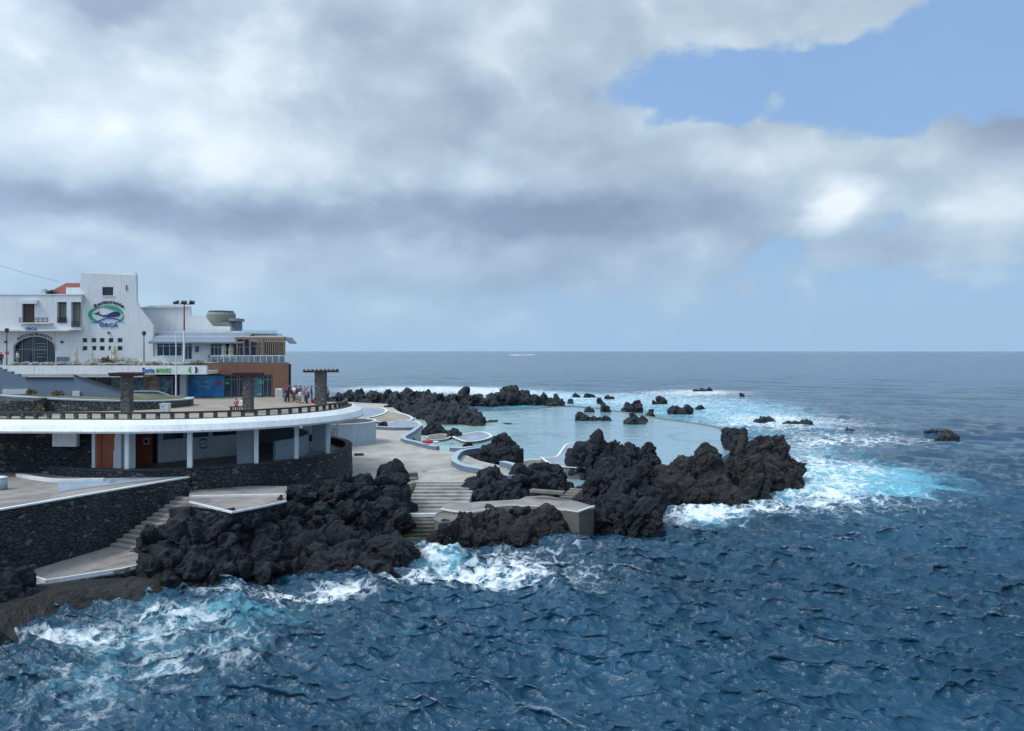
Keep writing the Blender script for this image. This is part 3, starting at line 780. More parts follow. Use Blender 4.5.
# pool rim on the sea side
rim = [(478, 411), (520, 409), (560, 406), (585, 406.6), (600, 408.3), (628, 412.5), (658, 417.7), (690, 422), (716, 426.3), (726, 431), (728, 437)]
path = curve_path(plan(rim, 1.15), 5)
setp(MB().sweep(path, [(-0.5, -2), (-0.45, 1.12), (0.45, 1.12), (0.5, -2)]).build('pool_wall', 'weathered'),
     'long thin concrete sill that parts the big pool from the open sea', 'pool wall')

# low painted walls round the pool edge of the plaza
def low_wall(pts, z, h, th, label, mat='pale_blue_wall', top='white_trim', smooth=True, name='low_wall'):
    pl = plan(pts, z + h)
    path = curve_path(pl, 6) if smooth else pl
    c = Vector((path[0][0], path[0][1], z))
    r = empty(name, c, label, 'low wall')
    MB().sweep(path, [(-th / 2, z - 0.1), (-th / 2, z + h - 0.06), (th / 2, z + h - 0.06), (th / 2, z - 0.1)]).build('wall_body', mat, r)
    MB().sweep(path, [(-th / 2 - 0.03, z + h - 0.06), (-th / 2 - 0.03, z + h), (th / 2 + 0.03, z + h), (th / 2 + 0.03, z + h - 0.06)]).build('coping', top, r)
    return r
low_wall([(478, 447.5), (462, 450), (455.5, 455), (455, 460), (465, 465), (483, 468.5), (500, 473), (512, 474.5), (518, 469), (514, 464), (502, 461)], PZ, 0.6, 0.65,
         'curling pale blue wall like a letter S at the pool edge beside the big boulder', 'blue_grey_wall', 'pale_blue_wall')
low_wall([(421, 424.5), (412, 431), (403, 437.3), (418, 441.8), (432, 445.3), (438, 446)], PZ, 0.5, 0.6,
         'bent grey-blue wall with a red float on its end, between plaza and pool', 'blue_grey_wall', 'pale_blue_wall')
low_wall([(374, 426), (395, 427), (417, 426.8)], PZ, 0.5, 0.8, 'straight low wall at the far edge of the plaza behind the blue drum', 'blue_grey_wall', 'pale_blue_wall')
low_wall([(451, 447), (462, 447.6), (474, 446.2)], PZ, 0.5, 0.8, 'short stub of blue wall beside the small rock at the pool edge', 'blue_grey_wall', 'pale_blue_wall', smooth=False)
# red and white float lying on the wall end
p0 = on(428, 443.2, PZ + 0.62)
r = empty('float', p0, 'small red and white float on the end of the bent wall', 'float')
MB().lathe([(0.1, 0), (0.42, 0.05), (0.5, 0.2), (0.42, 0.36), (0.1, 0.42)], p0, 16, 1.6, 0.9).build('red_shell', 'cloth_red', r, True)
MB().lathe([(0.1, 0), (0.30, 0.05), (0.34, 0.15), (0.3, 0.26), (0.1, 0.3)], p0 + Vector((1.0, 0, 0)), 16, 1.5, 0.9).build('white_shell', 'cloth_white', r, True)

# sunbathing platforms
def platform(pts, z, label, th=0.5, mat='blue_pavement', zb=-1.5, rimw=0.16, side='weathered'):
    pl = plan(pts, z); path = curve_path(pl + [pl[0]], 5)[:-1]
    c = sum((Vector((a, b2, 0)) for a, b2 in path), Vector()) / len(path); c.z = zb
    r = empty('sun_platform', c, label, 'platform')
    MB().prism(path, zb, z - 0.02).build('base', side, r)
    MB().prism(path, z - 0.018, z).build('deck', mat, r)
    MB().sweep(path, [(-rimw, z + 0.002), (-rimw, z + 0.07), (rimw, z + 0.07), (rimw, z + 0.002)], True).build('rim', 'white_trim', r)
    return r
platform([(541, 457.5), (556, 457), (562, 450), (567, 444.5), (577, 443.5), (584, 452), (600, 458), (603, 464), (590, 467.5), (570, 467.5), (552, 464.5)], 2.2,
         'pale blue sun platform with a curved white rim beneath the tall dark crag')
platform([(453, 437), (470, 433), (483, 432), (491, 436), (482, 440), (466, 441.5)], 1.35, 'low pale oval sun platform lying in the middle of the pool', rimw=0.2)
platform([(513, 463.5), (528, 460.5), (545, 460.5), (548, 465), (528, 466), (516, 467)], 1.7, 'narrow concrete ledge joining the big boulder to the sun platform', mat='weathered', rimw=0.12)
platform([(640, 461), (648, 459), (658, 462), (656, 467), (645, 467)], 1.9, 'tiny pale platform tucked between the standing rock and the broad brown crag', mat='weathered', rimw=0.12)
platform([(426, 436.5), (440, 434), (450, 436), (446, 439), (432, 440)], 1.3, 'flat pale slab at the foot of the round rock in the pool', mat='weathered', rimw=0.1)
platform([(350, 412), (362, 408), (382, 408), (386, 412), (372, 417), (356, 417)], 2.3, 'pale sun platform behind the pavilion with a white rim', mat='blue_pavement', rimw=0.25)
platform([(366, 415), (384, 411), (404, 414), (412, 419), (396, 422), (372, 421)], 2.2, 'sandy coloured terrace beside the reef with a pale kerb', mat='promenade', rimw=0.2)
platform([(386, 424), (400, 421), (416, 421.5), (420, 426), (404, 428), (388, 427.5)], 2.3, 'pale blue terrace slab between plaza wall and reef', mat='blue_pavement', rimw=0.15)

# ------------------------------------------------------ wide sea stairs --
zt = PZ
sl = on(416, 481.5, PZ); sr = on(475, 481.5, PZ)
r = empty('sea_stairs', Vector(((sl.x + sr.x) / 2, sl.y, 0)), 'wide flight of wet concrete steps going down from plaza to waves', 'stairs')
y = sl.y
zz = PZ
TR = 0.86
for i in range(8):
    z1 = PZ - 0.17 * (i + 1)
    yb = sl.y - TR * i; yf = sl.y - TR * (i + 1) - 0.02
    xl = lx(416 - i * 1.5, yf); xr = lx(475 - i * 1.2, yf)
    MB().prism([(xl, yf), (xr, yf), (xr, yb + 0.3), (xl, yb + 0.3)], -1.5, z1).build('step', 'wet_steps', r, bevel=0.03)
yl = sl.y - TR * 8
MB().prism([(lx(401, yl - 1.4), yl - 1.5), (lx(441, yl - 1.4), yl - 1.5), (lx(445, yl), yl + 0.2), (lx(403, yl), yl + 0.2)], -1.5, 1.5).build('landing', 'wet_steps', r, bevel=0.04)
for i in range(7):
    z1 = 1.5 - 0.21 * (i + 1); yf = yl - 1.5 - 0.52 * (i + 1)
    MB().prism([(lx(405 - i * 0.4, yf), yf), (lx(437 - i * 0.6, yf), yf), (lx(438, yf), yl - 1.2), (lx(404, yf), yl - 1.2)], -1.5, z1).build('step', 'wet_steps', r, bevel=0.03)
cb = [(lx(407, yl + 1.5), yl + 1.5), (lx(402, yl - 0.4), yl - 0.4), (lx(399, yl - 1.6), yl - 1.6), (lx(408, yl - 1.75), yl - 1.75), (lx(441, yl - 1.6), yl - 1.65)]
MB().sweep(curve_path(cb, 4), [(-0.14, 1.4), (-0.14, 1.68), (0.14, 1.68), (0.14, 1.4)]).build('kerb', 'white_trim', r)
for s0, s1 in ((416, 404),):
    MB().sweep([(lx(415.2, sl.y), sl.y), (lx(403.4, yl), yl)], [(-0.12, 1.2), (-0.12, 3.0), (0.12, 3.0), (0.12, 1.2)]).V
# ---------------------------------------------- walkway on the low headland --
wz = 2.05
wk = [(441, 508.5), (452, 510.5), (468, 512), (484, 510), (500, 506), (520, 505.5), (545, 507), (560, 509), (578, 512), (594, 506.5), (580, 502), (560, 498), (545, 495.5), (526, 496.5), (519, 499.5), (480, 501.5), (462, 503), (446, 503)]
pl = plan(wk, wz)
r = empty('sea_walkway', Vector((pl[8][0], pl[8][1], 0)), 'narrow concrete walkway with white edge ending in a square pier above the sea', 'walkway')
MB().prism(pl, 1.5, wz).build('deck', 'ramp_pavement', r)
MB().sweep(curve_path(pl[:9], 4), [(-0.05, wz - 0.1), (-0.05, wz + 0.04), (0.05, wz + 0.04), (0.05, wz - 0.1)]).build('kerb', 'white_trim', r)
MB().sweep([pl[8], pl[9]], [(-0.09, wz - 0.1), (-0.09, wz + 0.09), (0.09, wz + 0.09), (0.09, wz - 0.1)]).build('kerb', 'white_trim', r)
pc = [on(563, 510.5, wz), on(579, 512.6, wz), on(594, 506.8, wz), on(580, 502.5, wz)]
MB().prism([(v.x, v.y) for v in pc], -2, wz - 0.01).build('pier', 'pier_concrete', r)
bz = [on(438, 512, 1.9), on(434, 517, 1.9), on(440, 521, 1.9), on(452, 520, 1.9), on(457, 514, 1.9), on(448, 511, 1.9)]
bp = curve_path([(v.x, v.y) for v in bz] + [(bz[0].x, bz[0].y)], 4)[:-1]
r2 = empty('round_basin', bz[0], 'small rounded concrete landing with white kerb beside the sea stairs', 'landing')
MB().prism(bp, -0.5, 1.8).build('base', 'weathered', r2)
MB().sweep(bp, [(-0.06, 1.75), (-0.06, 1.85), (0.06, 1.85), (0.06, 1.75)], True).build('kerb', 'weathered', r2)
w0, w1_ = on(531, 488.5, 2.9), on(564, 491, 2.9)
setp(MB().sweep([(w0.x, w0.y), (w1_.x, w1_.y)], [(-0.35, 2.6), (-0.35, 2.85), (0.35, 2.85), (0.35, 2.6)]).build('low_wall', 'weathered'),
     'short pale topped wall behind the walkway, under the blocky lava', 'low wall')
s0 = on(562, 499, wz)
r = empty('rough_steps', s0, 'few broken yellowish steps climbing the rock at the end of the walkway', 'stairs')
for i in range(4):
    MB().obox((s0.x + 0.5 + i * 0.3, s0.y + 0.4 + i * 0.35), (1, -0.5), 0.6, 0.25, wz - 0.3, wz + 0.17 * (i + 1)).build('step', 'weathered', r, bevel=0.04)
# thin fall of water in the gap
wf = on(556, 478, 1.3)
vv = MB()
for k in range(5):
    x = wf.x + (k - 2) * 0.22; vv.tube([(x, wf.y - 0.1, 1.4), (x + 0.03, wf.y - 0.5, 1.2), (x * 1.0 + 0.05 * (k - 2), wf.y - 0.65, 0.2)], [0.10, 0.12, 0.16], 6)
setp(vv.build('waterfall', 'white_paint', None, True), None, None, None, 'stuff')

# ------------------------------------------------- foreground wall and path --
WT = 5.35
wa = Vector((-32.7, 51.0)); wb = Vector((-25.95, 64.35)); wdir = (wb - wa).normalized()
wfar = wa - wdir * 34
nrm = Vector((wdir.y, -wdir.x))
r = empty('stone_wall', Vector((wa.x, wa.y, 0)), 'big dark basalt retaining wall with pale top edge along the sloping sea path', 'stone wall')
w2 = [wfar, wb]
MB().prism([(wfar.x, wfar.y), (wb.x, wb.y), (wb.x - nrm.x * 1.2, wb.y - nrm.y * 1.2), (wfar.x - nrm.x * 1.2, wfar.y - nrm.y * 1.2)], -2, WT - 0.04).build('masonry', 'basalt_masonry', r)
MB().prism([(wfar.x + .03, wfar.y), (wb.x + 0.03, wb.y), (wb.x - nrm.x * 0.32, wb.y - nrm.y * 0.32), (wfar.x - nrm.x * 0.32, wfar.y - nrm.y * 0.32)], WT - 0.04, WT + 0.06).build('coping', 'white_trim', r)
# approach floor between that wall and the pavilion
ap = [(wfar.x - nrm.x * 0.33, wfar.y - nrm.y * .33), (wb.x - nrm.x * 0.33, wb.y - nrm.y * .33), (-26.6, 66.2), (-31, 66.5), (-60, 67.5), (-90, 67.5), (-90, 20)]
st(MB().prism(ap, 3.0, WT - 0.03).build('ramp', 'ramp_pavement'))
blue = [(58, 492.0), (58, 480.5), (104, 478.5), (150, 476.7), (186, 476.6), (120, 483.5)]
st(MB().prism(plan(blue, WT), WT - 0.028, WT + 0.012).build('painted_pavement', 'blue_pavement'))
kk = plan([(18, 473.5), (40, 477.3), (60, 479.0), (104, 478.2)], WT + 0.2)
setp(MB().sweep(curve_path(kk, 4), [(-0.18, WT - 0.1), (-0.18, WT + 0.2), (0.18, WT + 0.2), (0.18, WT - 0.1)]).build('kerb', 'white_trim'), 'white painted kerb where the approach meets the pavilion floor', 'kerb')
b0 = on(1, 489, WT)
r = empty('litter_bin', b0, 'round pale blue bin cut off by the left edge of the approach', 'bin')
MB().lathe([(0.42, 0), (0.42, 0.75), (0.36, 0.8)], b0, 20).build('bin_body', 'pale_blue_wall', r, True)
MB().lathe([(0.45, 0.8), (0.45, 0.88), (0.2, 0.95)], b0, 20).build('lid', 'white_trim', r, True)

# landing below the pavilion, stairs hugging the wall, sloping path to the sea
LZ = 4.2
lp = [(188, 503), (190, 486), (250, 486), (287, 486), (286, 499), (262, 505), (233, 511), (205, 506)]
st(MB().prism(plan(lp, LZ), LZ - 0.2, LZ).build('landing', 'ramp_pavement'))
lpi = plan(lp, LZ); lcx = sum(a for a, b2 in lpi) / len(lpi); lcy = sum(b2 for a, b2 in lpi) / len(lpi)
setp(MB().prism([(lcx + (a - lcx) * 0.97, lcy + (b2 - lcy) * 0.97) for a, b2 in lpi], -1, LZ - 0.21).build('stone_wall', 'basalt_masonry'), 'rough basalt footing under the white edged landing below the pavilion', 'stone wall')
sw = plan([(190, 500.5), (232, 510.5), (262, 505), (286, 499.5)], LZ + 0.14)
setp(MB().sweep(sw, [(-0.09, LZ - 0.05), (-0.09, LZ + 0.08), (0.09, LZ + 0.08), (0.09, LZ - 0.05)]).build('kerb', 'white_trim'), 'white kerb round the outer edge of the landing under the pavilion', 'kerb')
setp(MB().sweep(plan([(191, 496), (240, 494.8), (284, 494)], LZ + 0.1), [(-0.12, LZ - 0.05), (-0.12, LZ + 0.12), (0.12, LZ + 0.12), (0.12, LZ - 0.05)]).build('kerb', 'white_trim'), 'thin white line of kerb across the middle of the landing', 'kerb')
r = empty('side_stairs', Vector((-28, 58, 1)), 'worn brownish stairs running down along the big basalt wall', 'stairs')
nst = 13
sa = wb - wdir * 0.9; sb = wb - wdir * 7.6
outw = Vector((0.8, -0.25)).normalized() * 2.3
for i in range(nst):
    f0 = i / nst; f1_ = (i + 1) / nst
    a = sa + (sb - sa) * f0; c = sa + (sb - sa) * f1_; z1 = LZ - (LZ - 1.3) * (i + 1) / nst
    w_ = 4.0 - 1.8 * f0
    q_ = [a + wdir * 0.25 - nrm * 0.1, c - nrm * 0.1, c + nrm * w_, a + wdir * 0.25 + nrm * w_]
    MB().prism([(v.x, v.y) for v in q_], -1, z1).build('step', 'ramp_pavement', r, bevel=0.03)
# path surface falling gently to the left
top = [(wb - wdir * 7.4 - nrm * 0.1, 1.3), (wb - wdir * 7.4 + nrm * 3.0, 1.3), (Vector((-24.6, 54.8)), 1.25), (Vector((-25.6, 52.9)), 1.1), (Vector((-29.2, 50.2)), 0.95), (Vector((-29.9, 49.7)), 0.95), (Vector((-30.5, 51.2)), 0.95), (wa + wdir * 0.8 - nrm * .1, 0.95)]
pth = MB()
pl3 = [(v.x, v.y) for v, z_ in top]
pth.prism(pl3, -2, [z_ for v, z_ in top]); st(pth.build('path', 'ramp_pavement'))
kp = [(-24.5, 55.2), (-24.9, 54.2), (-25.7, 52.95), (-29.2, 50.15), (-30.3, 50.9), (-30.9, 51.1)]
MBk = MB(); 
setp(MBk.sweep(kp, [(-0.08, 0.9), (-0.08, 1.16), (0.08, 1.16), (0.08, 0.9)]).build('kerb', 'white_paint'), 'white painted kerb zigzagging along the lowest path above the waves', 'kerb')
# rough stone face under the path and the curved concrete apron at its foot
fw = [(-24.4, 55.6), (-25.5, 52.8), (-29.1, 50.0), (-31, 48.6), (-33.2, 47)]
setp(MB().sweep(curve_path(fw, 5), [(1.2, -2), (1.2, 0.9), (-0.05, 0.9), (-0.25, -2)]).build('stone_wall', 'basalt_masonry'), 'low dark stone face directly under the zigzag white kerb', 'stone wall')
fa = plan([(158, 579), (143, 584), (124, 588), (100, 588), (70, 590), (42, 594.5), (20, 603), (4, 612), (-6, 626)], 0.95)
setp(MB().sweep(curve_path(fa, 6), [(2.2, -2), (2.2, 0.93), (0, 0.9), (-0.35, 0.62), (-1.2, -0.3), (-1.4, -2)]).build('apron', 'apron_rock'), 'smooth dark concrete apron washed by waves under the low path', 'sea wall')

# ----------------------------------------------------------------- rocks --
R_ = make_rock
R_('lava_crag', [(166, 530, 56, 44, 4.5), (192, 520, 56.5, 46, 3.4), (222, 519, 56.8, 54, 3.6), (252, 516, 58, 54, 3.6), (283, 508, 61, 44, 4.4), (165, 552, 53.5, 46, 4), (205, 550, 54, 70, 5), (255, 545, 56, 70, 5), (292, 545, 58, 50, 5)],
   0.14, 'lava_rock', 3, 0.85, 'long black lava crag between the side stairs and the surf, below the landing')
R_('lava_crag', [(305, 487, 65.5, 40, 4), (332, 476, 66.5, 40, 4.5), (352, 480, 68, 40, 5), (368, 490, 69, 46, 5), (386, 480, 70.5, 36, 4), (396, 492, 69.5, 26, 4), (318, 510, 62.5, 60, 5), (355, 505, 65, 70, 5), (380, 508, 67, 44, 5), (340, 535, 60.5, 70, 5), (376, 528, 63.5, 46, 5)],
   0.14, 'lava_rock', 11, 0.85, 'tall heap of black lava against the pavilion wall beside the sea stairs')
R_('lava_boulder', [(352, 551, 57.8, 74, 4.5), (388, 538, 60.5, 46, 4.5), (325, 560, 56.5, 40, 3.5), (372, 560, 57, 60, 2.6)], 0.15, 'lava_rock', 23, 0.55,
   'low wet slab of black rock lying in the foam in front of the lava heap', sharp=0.7)
R_('lava_boulder', [(396, 460, 76, 13, 2.0, 2.4), (388, 466, 75.7, 20, 2.2, 2.4), (383, 471, 75.5, 12, 1.6, 2.4)], 0.1, 'lava_rock', 31, 0.35, 'pointed lone boulder standing on the near left edge of the plaza')
R_('mossy_boulder', [(165, 592, 51, 34, 2.2, -1), (179, 600, 49.8, 14, 1.6, -1)], 0.1, 'mossy_rock', 5, 0.3, 'small brownish mossy rock in the surf below the path end')
R_('lava_crag', [(6, 570, 48.2, 46, 3, -1.5), (-25, 560, 48, 60, 6, -1.5), (22, 582, 48.4, 24, 2, -1.5)], 0.14, 'lava_rock', 41, 0.5, 'black rock at the lower left corner where path and wall end')
R_('lava_crag', [(458, 514, 66.4, 44, 3.2), (490, 510, 67.8, 50, 3.2), (522, 507.5, 68.6, 50, 3.0), (550, 510, 67.6, 44, 2.8), (475, 530, 65.3, 60, 3), (520, 528, 66, 70, 3), (552, 526, 66.3, 40, 2.6), (442, 521, 64.6, 26, 2.6), (452, 519, 65.2, 20, 2.6)],
   0.15, 'lava_rock_brown', 51, 0.48, 'brownish lava shelf under the narrow walkway, left of the square pier')
R_('lava_crag', [(474, 482, 76, 24, 4, -1), (488, 469, 77, 24, 4, -1), (503, 474, 77, 26, 4.5, -1), (520, 466, 78, 28, 5, -1), (540, 463, 80, 28, 5, -1), (558, 466, 81, 26, 5, -1), (498, 484, 75.5, 56, 3.5, -1), (535, 477, 77.5, 50, 4, -1), (560, 480, 77, 24, 3, -1)],
   0.14, 'lava_rock', 61, 0.55, 'knobbly lava ridge between the curling wall and the walkway')
R_('lava_boulder', [(503, 437, 97, 22, 3.6, 0), (496, 445, 96, 34, 4, 0), (512, 446, 96, 18, 3.4, 0)], 0.16, 'lava_rock', 71, 0.45, 'big round backed boulder at the pool edge inside the curling wall')
R_('lava_crag', [(586, 451, 92, 16, 3.4, 0.5), (601, 440, 92, 20, 4.5, 0.5), (613, 438, 91, 26, 5, 0), (630, 445, 88, 24, 6, -1), (622, 462, 83, 54, 6, -1), (600, 474, 78, 44, 6), (630, 478, 76.5, 44, 6), (612, 492, 73.5, 60, 5), (600, 506, 70.5, 44, 3.4), (632, 503, 71, 46, 4.4), (650, 494, 74, 18, 4), (655, 515, 69.3, 12, 3)],
   0.15, 'lava_rock', 81, 0.85, 'tallest black crag behind the square pier, overhanging the sun platform')
R_('lava_boulder', [(652, 441, 92, 10, 2, 0), (644, 446, 92, 10, 2, 0), (650, 455, 91.5, 26, 3, 0)], 0.14, 'lava_rock', 91, 0.35, 'slim standing rock with two humps between the black crag and the brown one')
R_('lava_crag', [(703, 446, 88, 32, 5.5), (686, 456, 87, 36, 6), (668, 466, 86, 32, 6), (720, 470, 86, 26, 6), (662, 482, 83, 34, 5), (692, 480, 83.5, 56, 5.5), (724, 484, 83, 34, 5)],
   0.18, 'lava_rock_brown', 101, 0.8, 'broad dome of brownish rock right of the black crag with surf at its foot', sharp=0.6)
R_('lava_crag', [(738, 434, 96, 14, 5), (747, 444, 95, 34, 6), (773, 436, 97, 28, 6), (781, 449, 96, 24, 6), (738, 462, 91, 34, 6), (752, 474, 89, 26, 6), (764, 458, 92, 34, 6), (741, 488, 86, 22, 3.5), (786, 473, 93, 26, 4)],
   0.18, 'lava_rock_brown', 111, 0.75, 'outermost big brown crag with a leaning cap, farthest right of the large rocks')
R_('lava_boulder', [(731, 427, 118, 20, 3, 0), (742, 430, 118, 14, 3, 0)], 0.2, 'lava_rock', 113, 0.35, 'flat dark rock on the sill behind the outermost crag')
R_('lava_boulder', [(434, 422.5, 140, 20, 4.5, 0.2), (430, 427, 139, 16, 4, 0.2), (442, 429, 139, 12, 3, .2)], 0.22, 'lava_rock', 121, 0.4, 'round topped dark rock standing in the pool near the bent wall')
R_('lava_boulder', [(453, 430, 134, 11, 3, 0.2)], 0.2, 'lava_rock', 123, 0.35, 'small dark rock touching the oval platform in the pool')
R_('lava_boulder', [(466, 442.5, 109, 13, 2.5, 0.2)], 0.16, 'lava_rock', 125, 0.3, 'small dark rock beside the short stub of wall')
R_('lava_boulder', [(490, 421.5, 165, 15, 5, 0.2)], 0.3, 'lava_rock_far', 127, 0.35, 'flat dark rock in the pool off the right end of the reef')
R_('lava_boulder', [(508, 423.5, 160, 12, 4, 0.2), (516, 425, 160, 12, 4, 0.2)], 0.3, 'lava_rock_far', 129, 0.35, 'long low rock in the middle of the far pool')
R_('lava_boulder', [(409, 435.5, 122, 12, 2.2, 0.5), (415, 440, 117, 14, 2.0, 0.5)], 0.2, 'lava_rock', 131, 0.3, 'dark stones inside the bend of the bent wall')
R_('lava_boulder', [(386, 420.5, 135, 5, 1.5, 2), (382, 423, 135, 8, 1.5, 2)], 0.2, 'lava_rock', 133, 0.25, 'little dark rock on the low terrace by the far plaza wall')
R_('lava_boulder', [(374, 408, 190, 6, 2, 1.6)], 0.3, 'lava_rock_far', 135, 0.25, 'tiny dark lump on the pale terrace in front of the reef')
# the reef behind the pools
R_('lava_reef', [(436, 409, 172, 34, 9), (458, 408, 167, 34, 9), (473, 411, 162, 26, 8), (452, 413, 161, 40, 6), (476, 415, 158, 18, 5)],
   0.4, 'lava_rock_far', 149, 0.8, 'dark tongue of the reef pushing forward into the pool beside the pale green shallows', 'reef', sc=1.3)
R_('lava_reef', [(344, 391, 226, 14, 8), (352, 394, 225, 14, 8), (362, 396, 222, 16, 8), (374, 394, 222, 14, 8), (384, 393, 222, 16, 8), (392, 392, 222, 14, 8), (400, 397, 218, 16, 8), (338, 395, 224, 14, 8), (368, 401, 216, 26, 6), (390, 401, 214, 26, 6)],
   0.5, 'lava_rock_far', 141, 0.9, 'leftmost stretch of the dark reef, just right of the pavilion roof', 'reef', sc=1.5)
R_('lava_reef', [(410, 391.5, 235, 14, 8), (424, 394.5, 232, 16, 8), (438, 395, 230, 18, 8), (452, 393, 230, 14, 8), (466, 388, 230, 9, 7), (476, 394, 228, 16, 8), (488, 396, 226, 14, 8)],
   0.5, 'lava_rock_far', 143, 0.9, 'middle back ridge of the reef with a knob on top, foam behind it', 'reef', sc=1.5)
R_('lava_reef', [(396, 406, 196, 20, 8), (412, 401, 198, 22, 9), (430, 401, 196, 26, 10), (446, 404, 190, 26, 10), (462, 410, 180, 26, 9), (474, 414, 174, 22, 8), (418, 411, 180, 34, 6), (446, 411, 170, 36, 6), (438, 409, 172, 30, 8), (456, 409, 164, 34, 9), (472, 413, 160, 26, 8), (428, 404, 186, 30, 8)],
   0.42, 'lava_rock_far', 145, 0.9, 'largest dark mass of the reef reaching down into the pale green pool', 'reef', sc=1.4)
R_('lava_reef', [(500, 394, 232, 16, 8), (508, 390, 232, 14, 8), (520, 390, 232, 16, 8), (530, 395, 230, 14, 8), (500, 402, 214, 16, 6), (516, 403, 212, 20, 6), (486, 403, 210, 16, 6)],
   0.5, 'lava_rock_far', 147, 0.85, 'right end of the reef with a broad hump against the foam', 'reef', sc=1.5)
small = [
 (551, 390, 15, 405, 'upright dark rock just right of the reef'), (543, 394, 7, 404, 'low rock leaning on the upright one right of the reef'), (556, 399, 14, 406, 'flat row of stones in front of the upright rock'),
 (577, 391, 8, 398, 'small pointed rock alone in the foam behind the pool'), (590, 392, 12, 397, 'low dark rock farthest back in the band of foam'),
 (600, 397, 5, 403, 'narrow dark rock between two low ones in the foam'), (609, 395, 12, 398.5, 'very flat rock in the foam, right of the narrow one'),
 (589, 407, 10, 412, 'small round rock on the sill of the pool'), (605, 404.5, 11, 412, 'round dark rock pair sitting astride the pool sill'),
 (592, 414, 34, 420.5, 'long flat reef of dark stones inside the far pool'), (634, 413, 17, 424, 'heart shaped dark rock at the inner side of the sill'),
 (632, 400.5, 15, 407.5, 'mid sized hump in the foam above the sill'), (655, 400, 9, 404.5, 'small low rock left of the double peaked one'), (661, 395, 13, 404, 'double peaked dark rock in the white water'),
 (681, 403, 20, 413, 'wide dark rock in the foam just outside the sill'), (701, 403.5, 11, 409.5, 'rounded rock right of the wide one outside the sill'), (650, 409, 9, 414.5, 'flat little rock beside the sill, below the double peak'),
 (703, 387.5, 18, 391.5, 'thin line of stones far out behind the foam'), (742, 391.5, 7, 396, 'single dark dot of rock out past the foam'),
 (765, 417, 17, 423, 'low dark stones right of the sill end'), (797, 420, 26, 425.5, 'long flat line of stones in the turquoise wash'), (849, 427.5, 9, 432, 'small rock alone in open water on the right'),
 (933, 427.5, 15, 434, 'left rock of the pair farthest right in the open sea'), (946, 430.5, 16, 441, 'right, larger rock of the pair farthest right in the open sea'),
 (571, 400.5, 7, 404, 'tiny dark stone between reef and sill'), (644, 418, 8, 422, 'tiny stone next to the heart shaped rock'),
]
for i, (px, pt, w, pb, lab) in enumerate(small):
    inpool = lab.split()[-1] in ('sill', 'pool', 'rock', 'peak') and 584 < px < 655 and pb > 406
    pt = pt + (-0.12 if inpool else 0.12) * (pb - pt)
    d = (H - (1.0 if inpool else 0.0)) * F / (pb - HY); hgt = (pb - pt) * d / F
    if w > 13:
        n = 3; ls = []
        rr = random.Random(i + 900)
        for k in range(n):
            f = (k + 0.5) / n; ls.append((px - w / 2 + w * f, pt + (0 if k == i % 3 else rr.uniform(0.2, 0.5) * (pb - pt)), d, w / n * 1.35, max(2.5, w * d / F * 0.35), -1.5))
    else: ls = [(px - w * 0.12, pt, d, w * 0.7, max(2, w * d / F * 0.5), -1.5), (px + w * 0.22, pt + (pb - pt) * 0.4, d, w * 0.5, max(2, w * d / F * 0.4), -1.5)]
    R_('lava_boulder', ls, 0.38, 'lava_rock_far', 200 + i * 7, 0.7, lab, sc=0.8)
# ============================================================= buildings ==
def bx(px0, px1, py0, py1, y0, y1, mb=None):
    """box whose front face (at depth y0) is seen between these columns and rows"""
    mb = mb or MB()
    return mb.box(lx(px0, y0), lx(px1, y0), y0, y1, lz(py1, y0), lz(py0, y0))
def poly(pts, y0, y1, mb=None):
    mb = mb or MB()
    return mb.facade([(lx(a, y0), lz(b, y0)) for a, b in pts], y0, y1)
def holed(px0, px1, py0, py1, y, th, holes, mb=None):
    """wall plate with rectangular openings"""
    mb = mb or MB()
    xs = sorted({px0, px1} | {h[0] for h in holes} | {h[1] for h in holes}); ys = sorted({py0, py1} | {h[2] for h in holes} | {h[3] for h in holes})
    for a, b in zip(xs, xs[1:]):
        run = None
        for c, d in zip(ys, ys[1:]):
            mx, my = (a + b) / 2, (c + d) / 2
            inside = any(h[0] < mx < h[1] and h[2] < my < h[3] for h in holes)
            if inside:
                if run: bx(a, b, run[0], run[1], y, y + th, mb); run = None
            else: run = (run[0], d) if run else (c, d)
        if run: bx(a, b, run[0], run[1], y, y + th, mb)
    return mb
UZ = 13.75       # level of the upper street
TZ = 9.9         # level of the promenade over the pavilion
def window(parent, px0, px1, py0, py1, y, cols=2, rows=1, fr='grey_metal', pane='window_glass', fw=0.05, name='window', depth=0.12, tr=None):
    """frame standing in its opening, panes behind"""
    x0, x1, z0, z1 = lx(px0, y), lx(px1, y), lz(py1, y), lz(py0, y)
    m_ = MB()
    m_.box(x0, x0 + fw, y, y + 0.08, z0, z1); m_.box(x1 - fw, x1, y, y + 0.08, z0, z1)
    m_.box(x0 + fw, x1 - fw, y, y + 0.08, z0, z0 + fw); m_.box(x0 + fw, x1 - fw, y, y + 0.08, z1 - fw, z1)
    for i in range(1, cols):
        xc = x0 + (x1 - x0) * i / cols; m_.box(xc - fw / 2, xc + fw / 2, y + 0.003, y + 0.077, z0 + fw, z1 - fw)
    for j in range(1, rows):
        zc = z0 + (z1 - z0) * j / rows if tr is None else z1 - (z1 - z0) * tr
        m_.box(x0 + fw, x1 - fw, y + 0.006, y + 0.074, zc - fw / 2, zc + fw / 2)
    w = m_.build(name, fr, parent)
    MB().box(x0 + fw * .5, x1 - fw * .5, y + 0.03, y + 0.05, z0 + fw * .5, z1 - fw * .5).build('pane', pane, w)
    return w

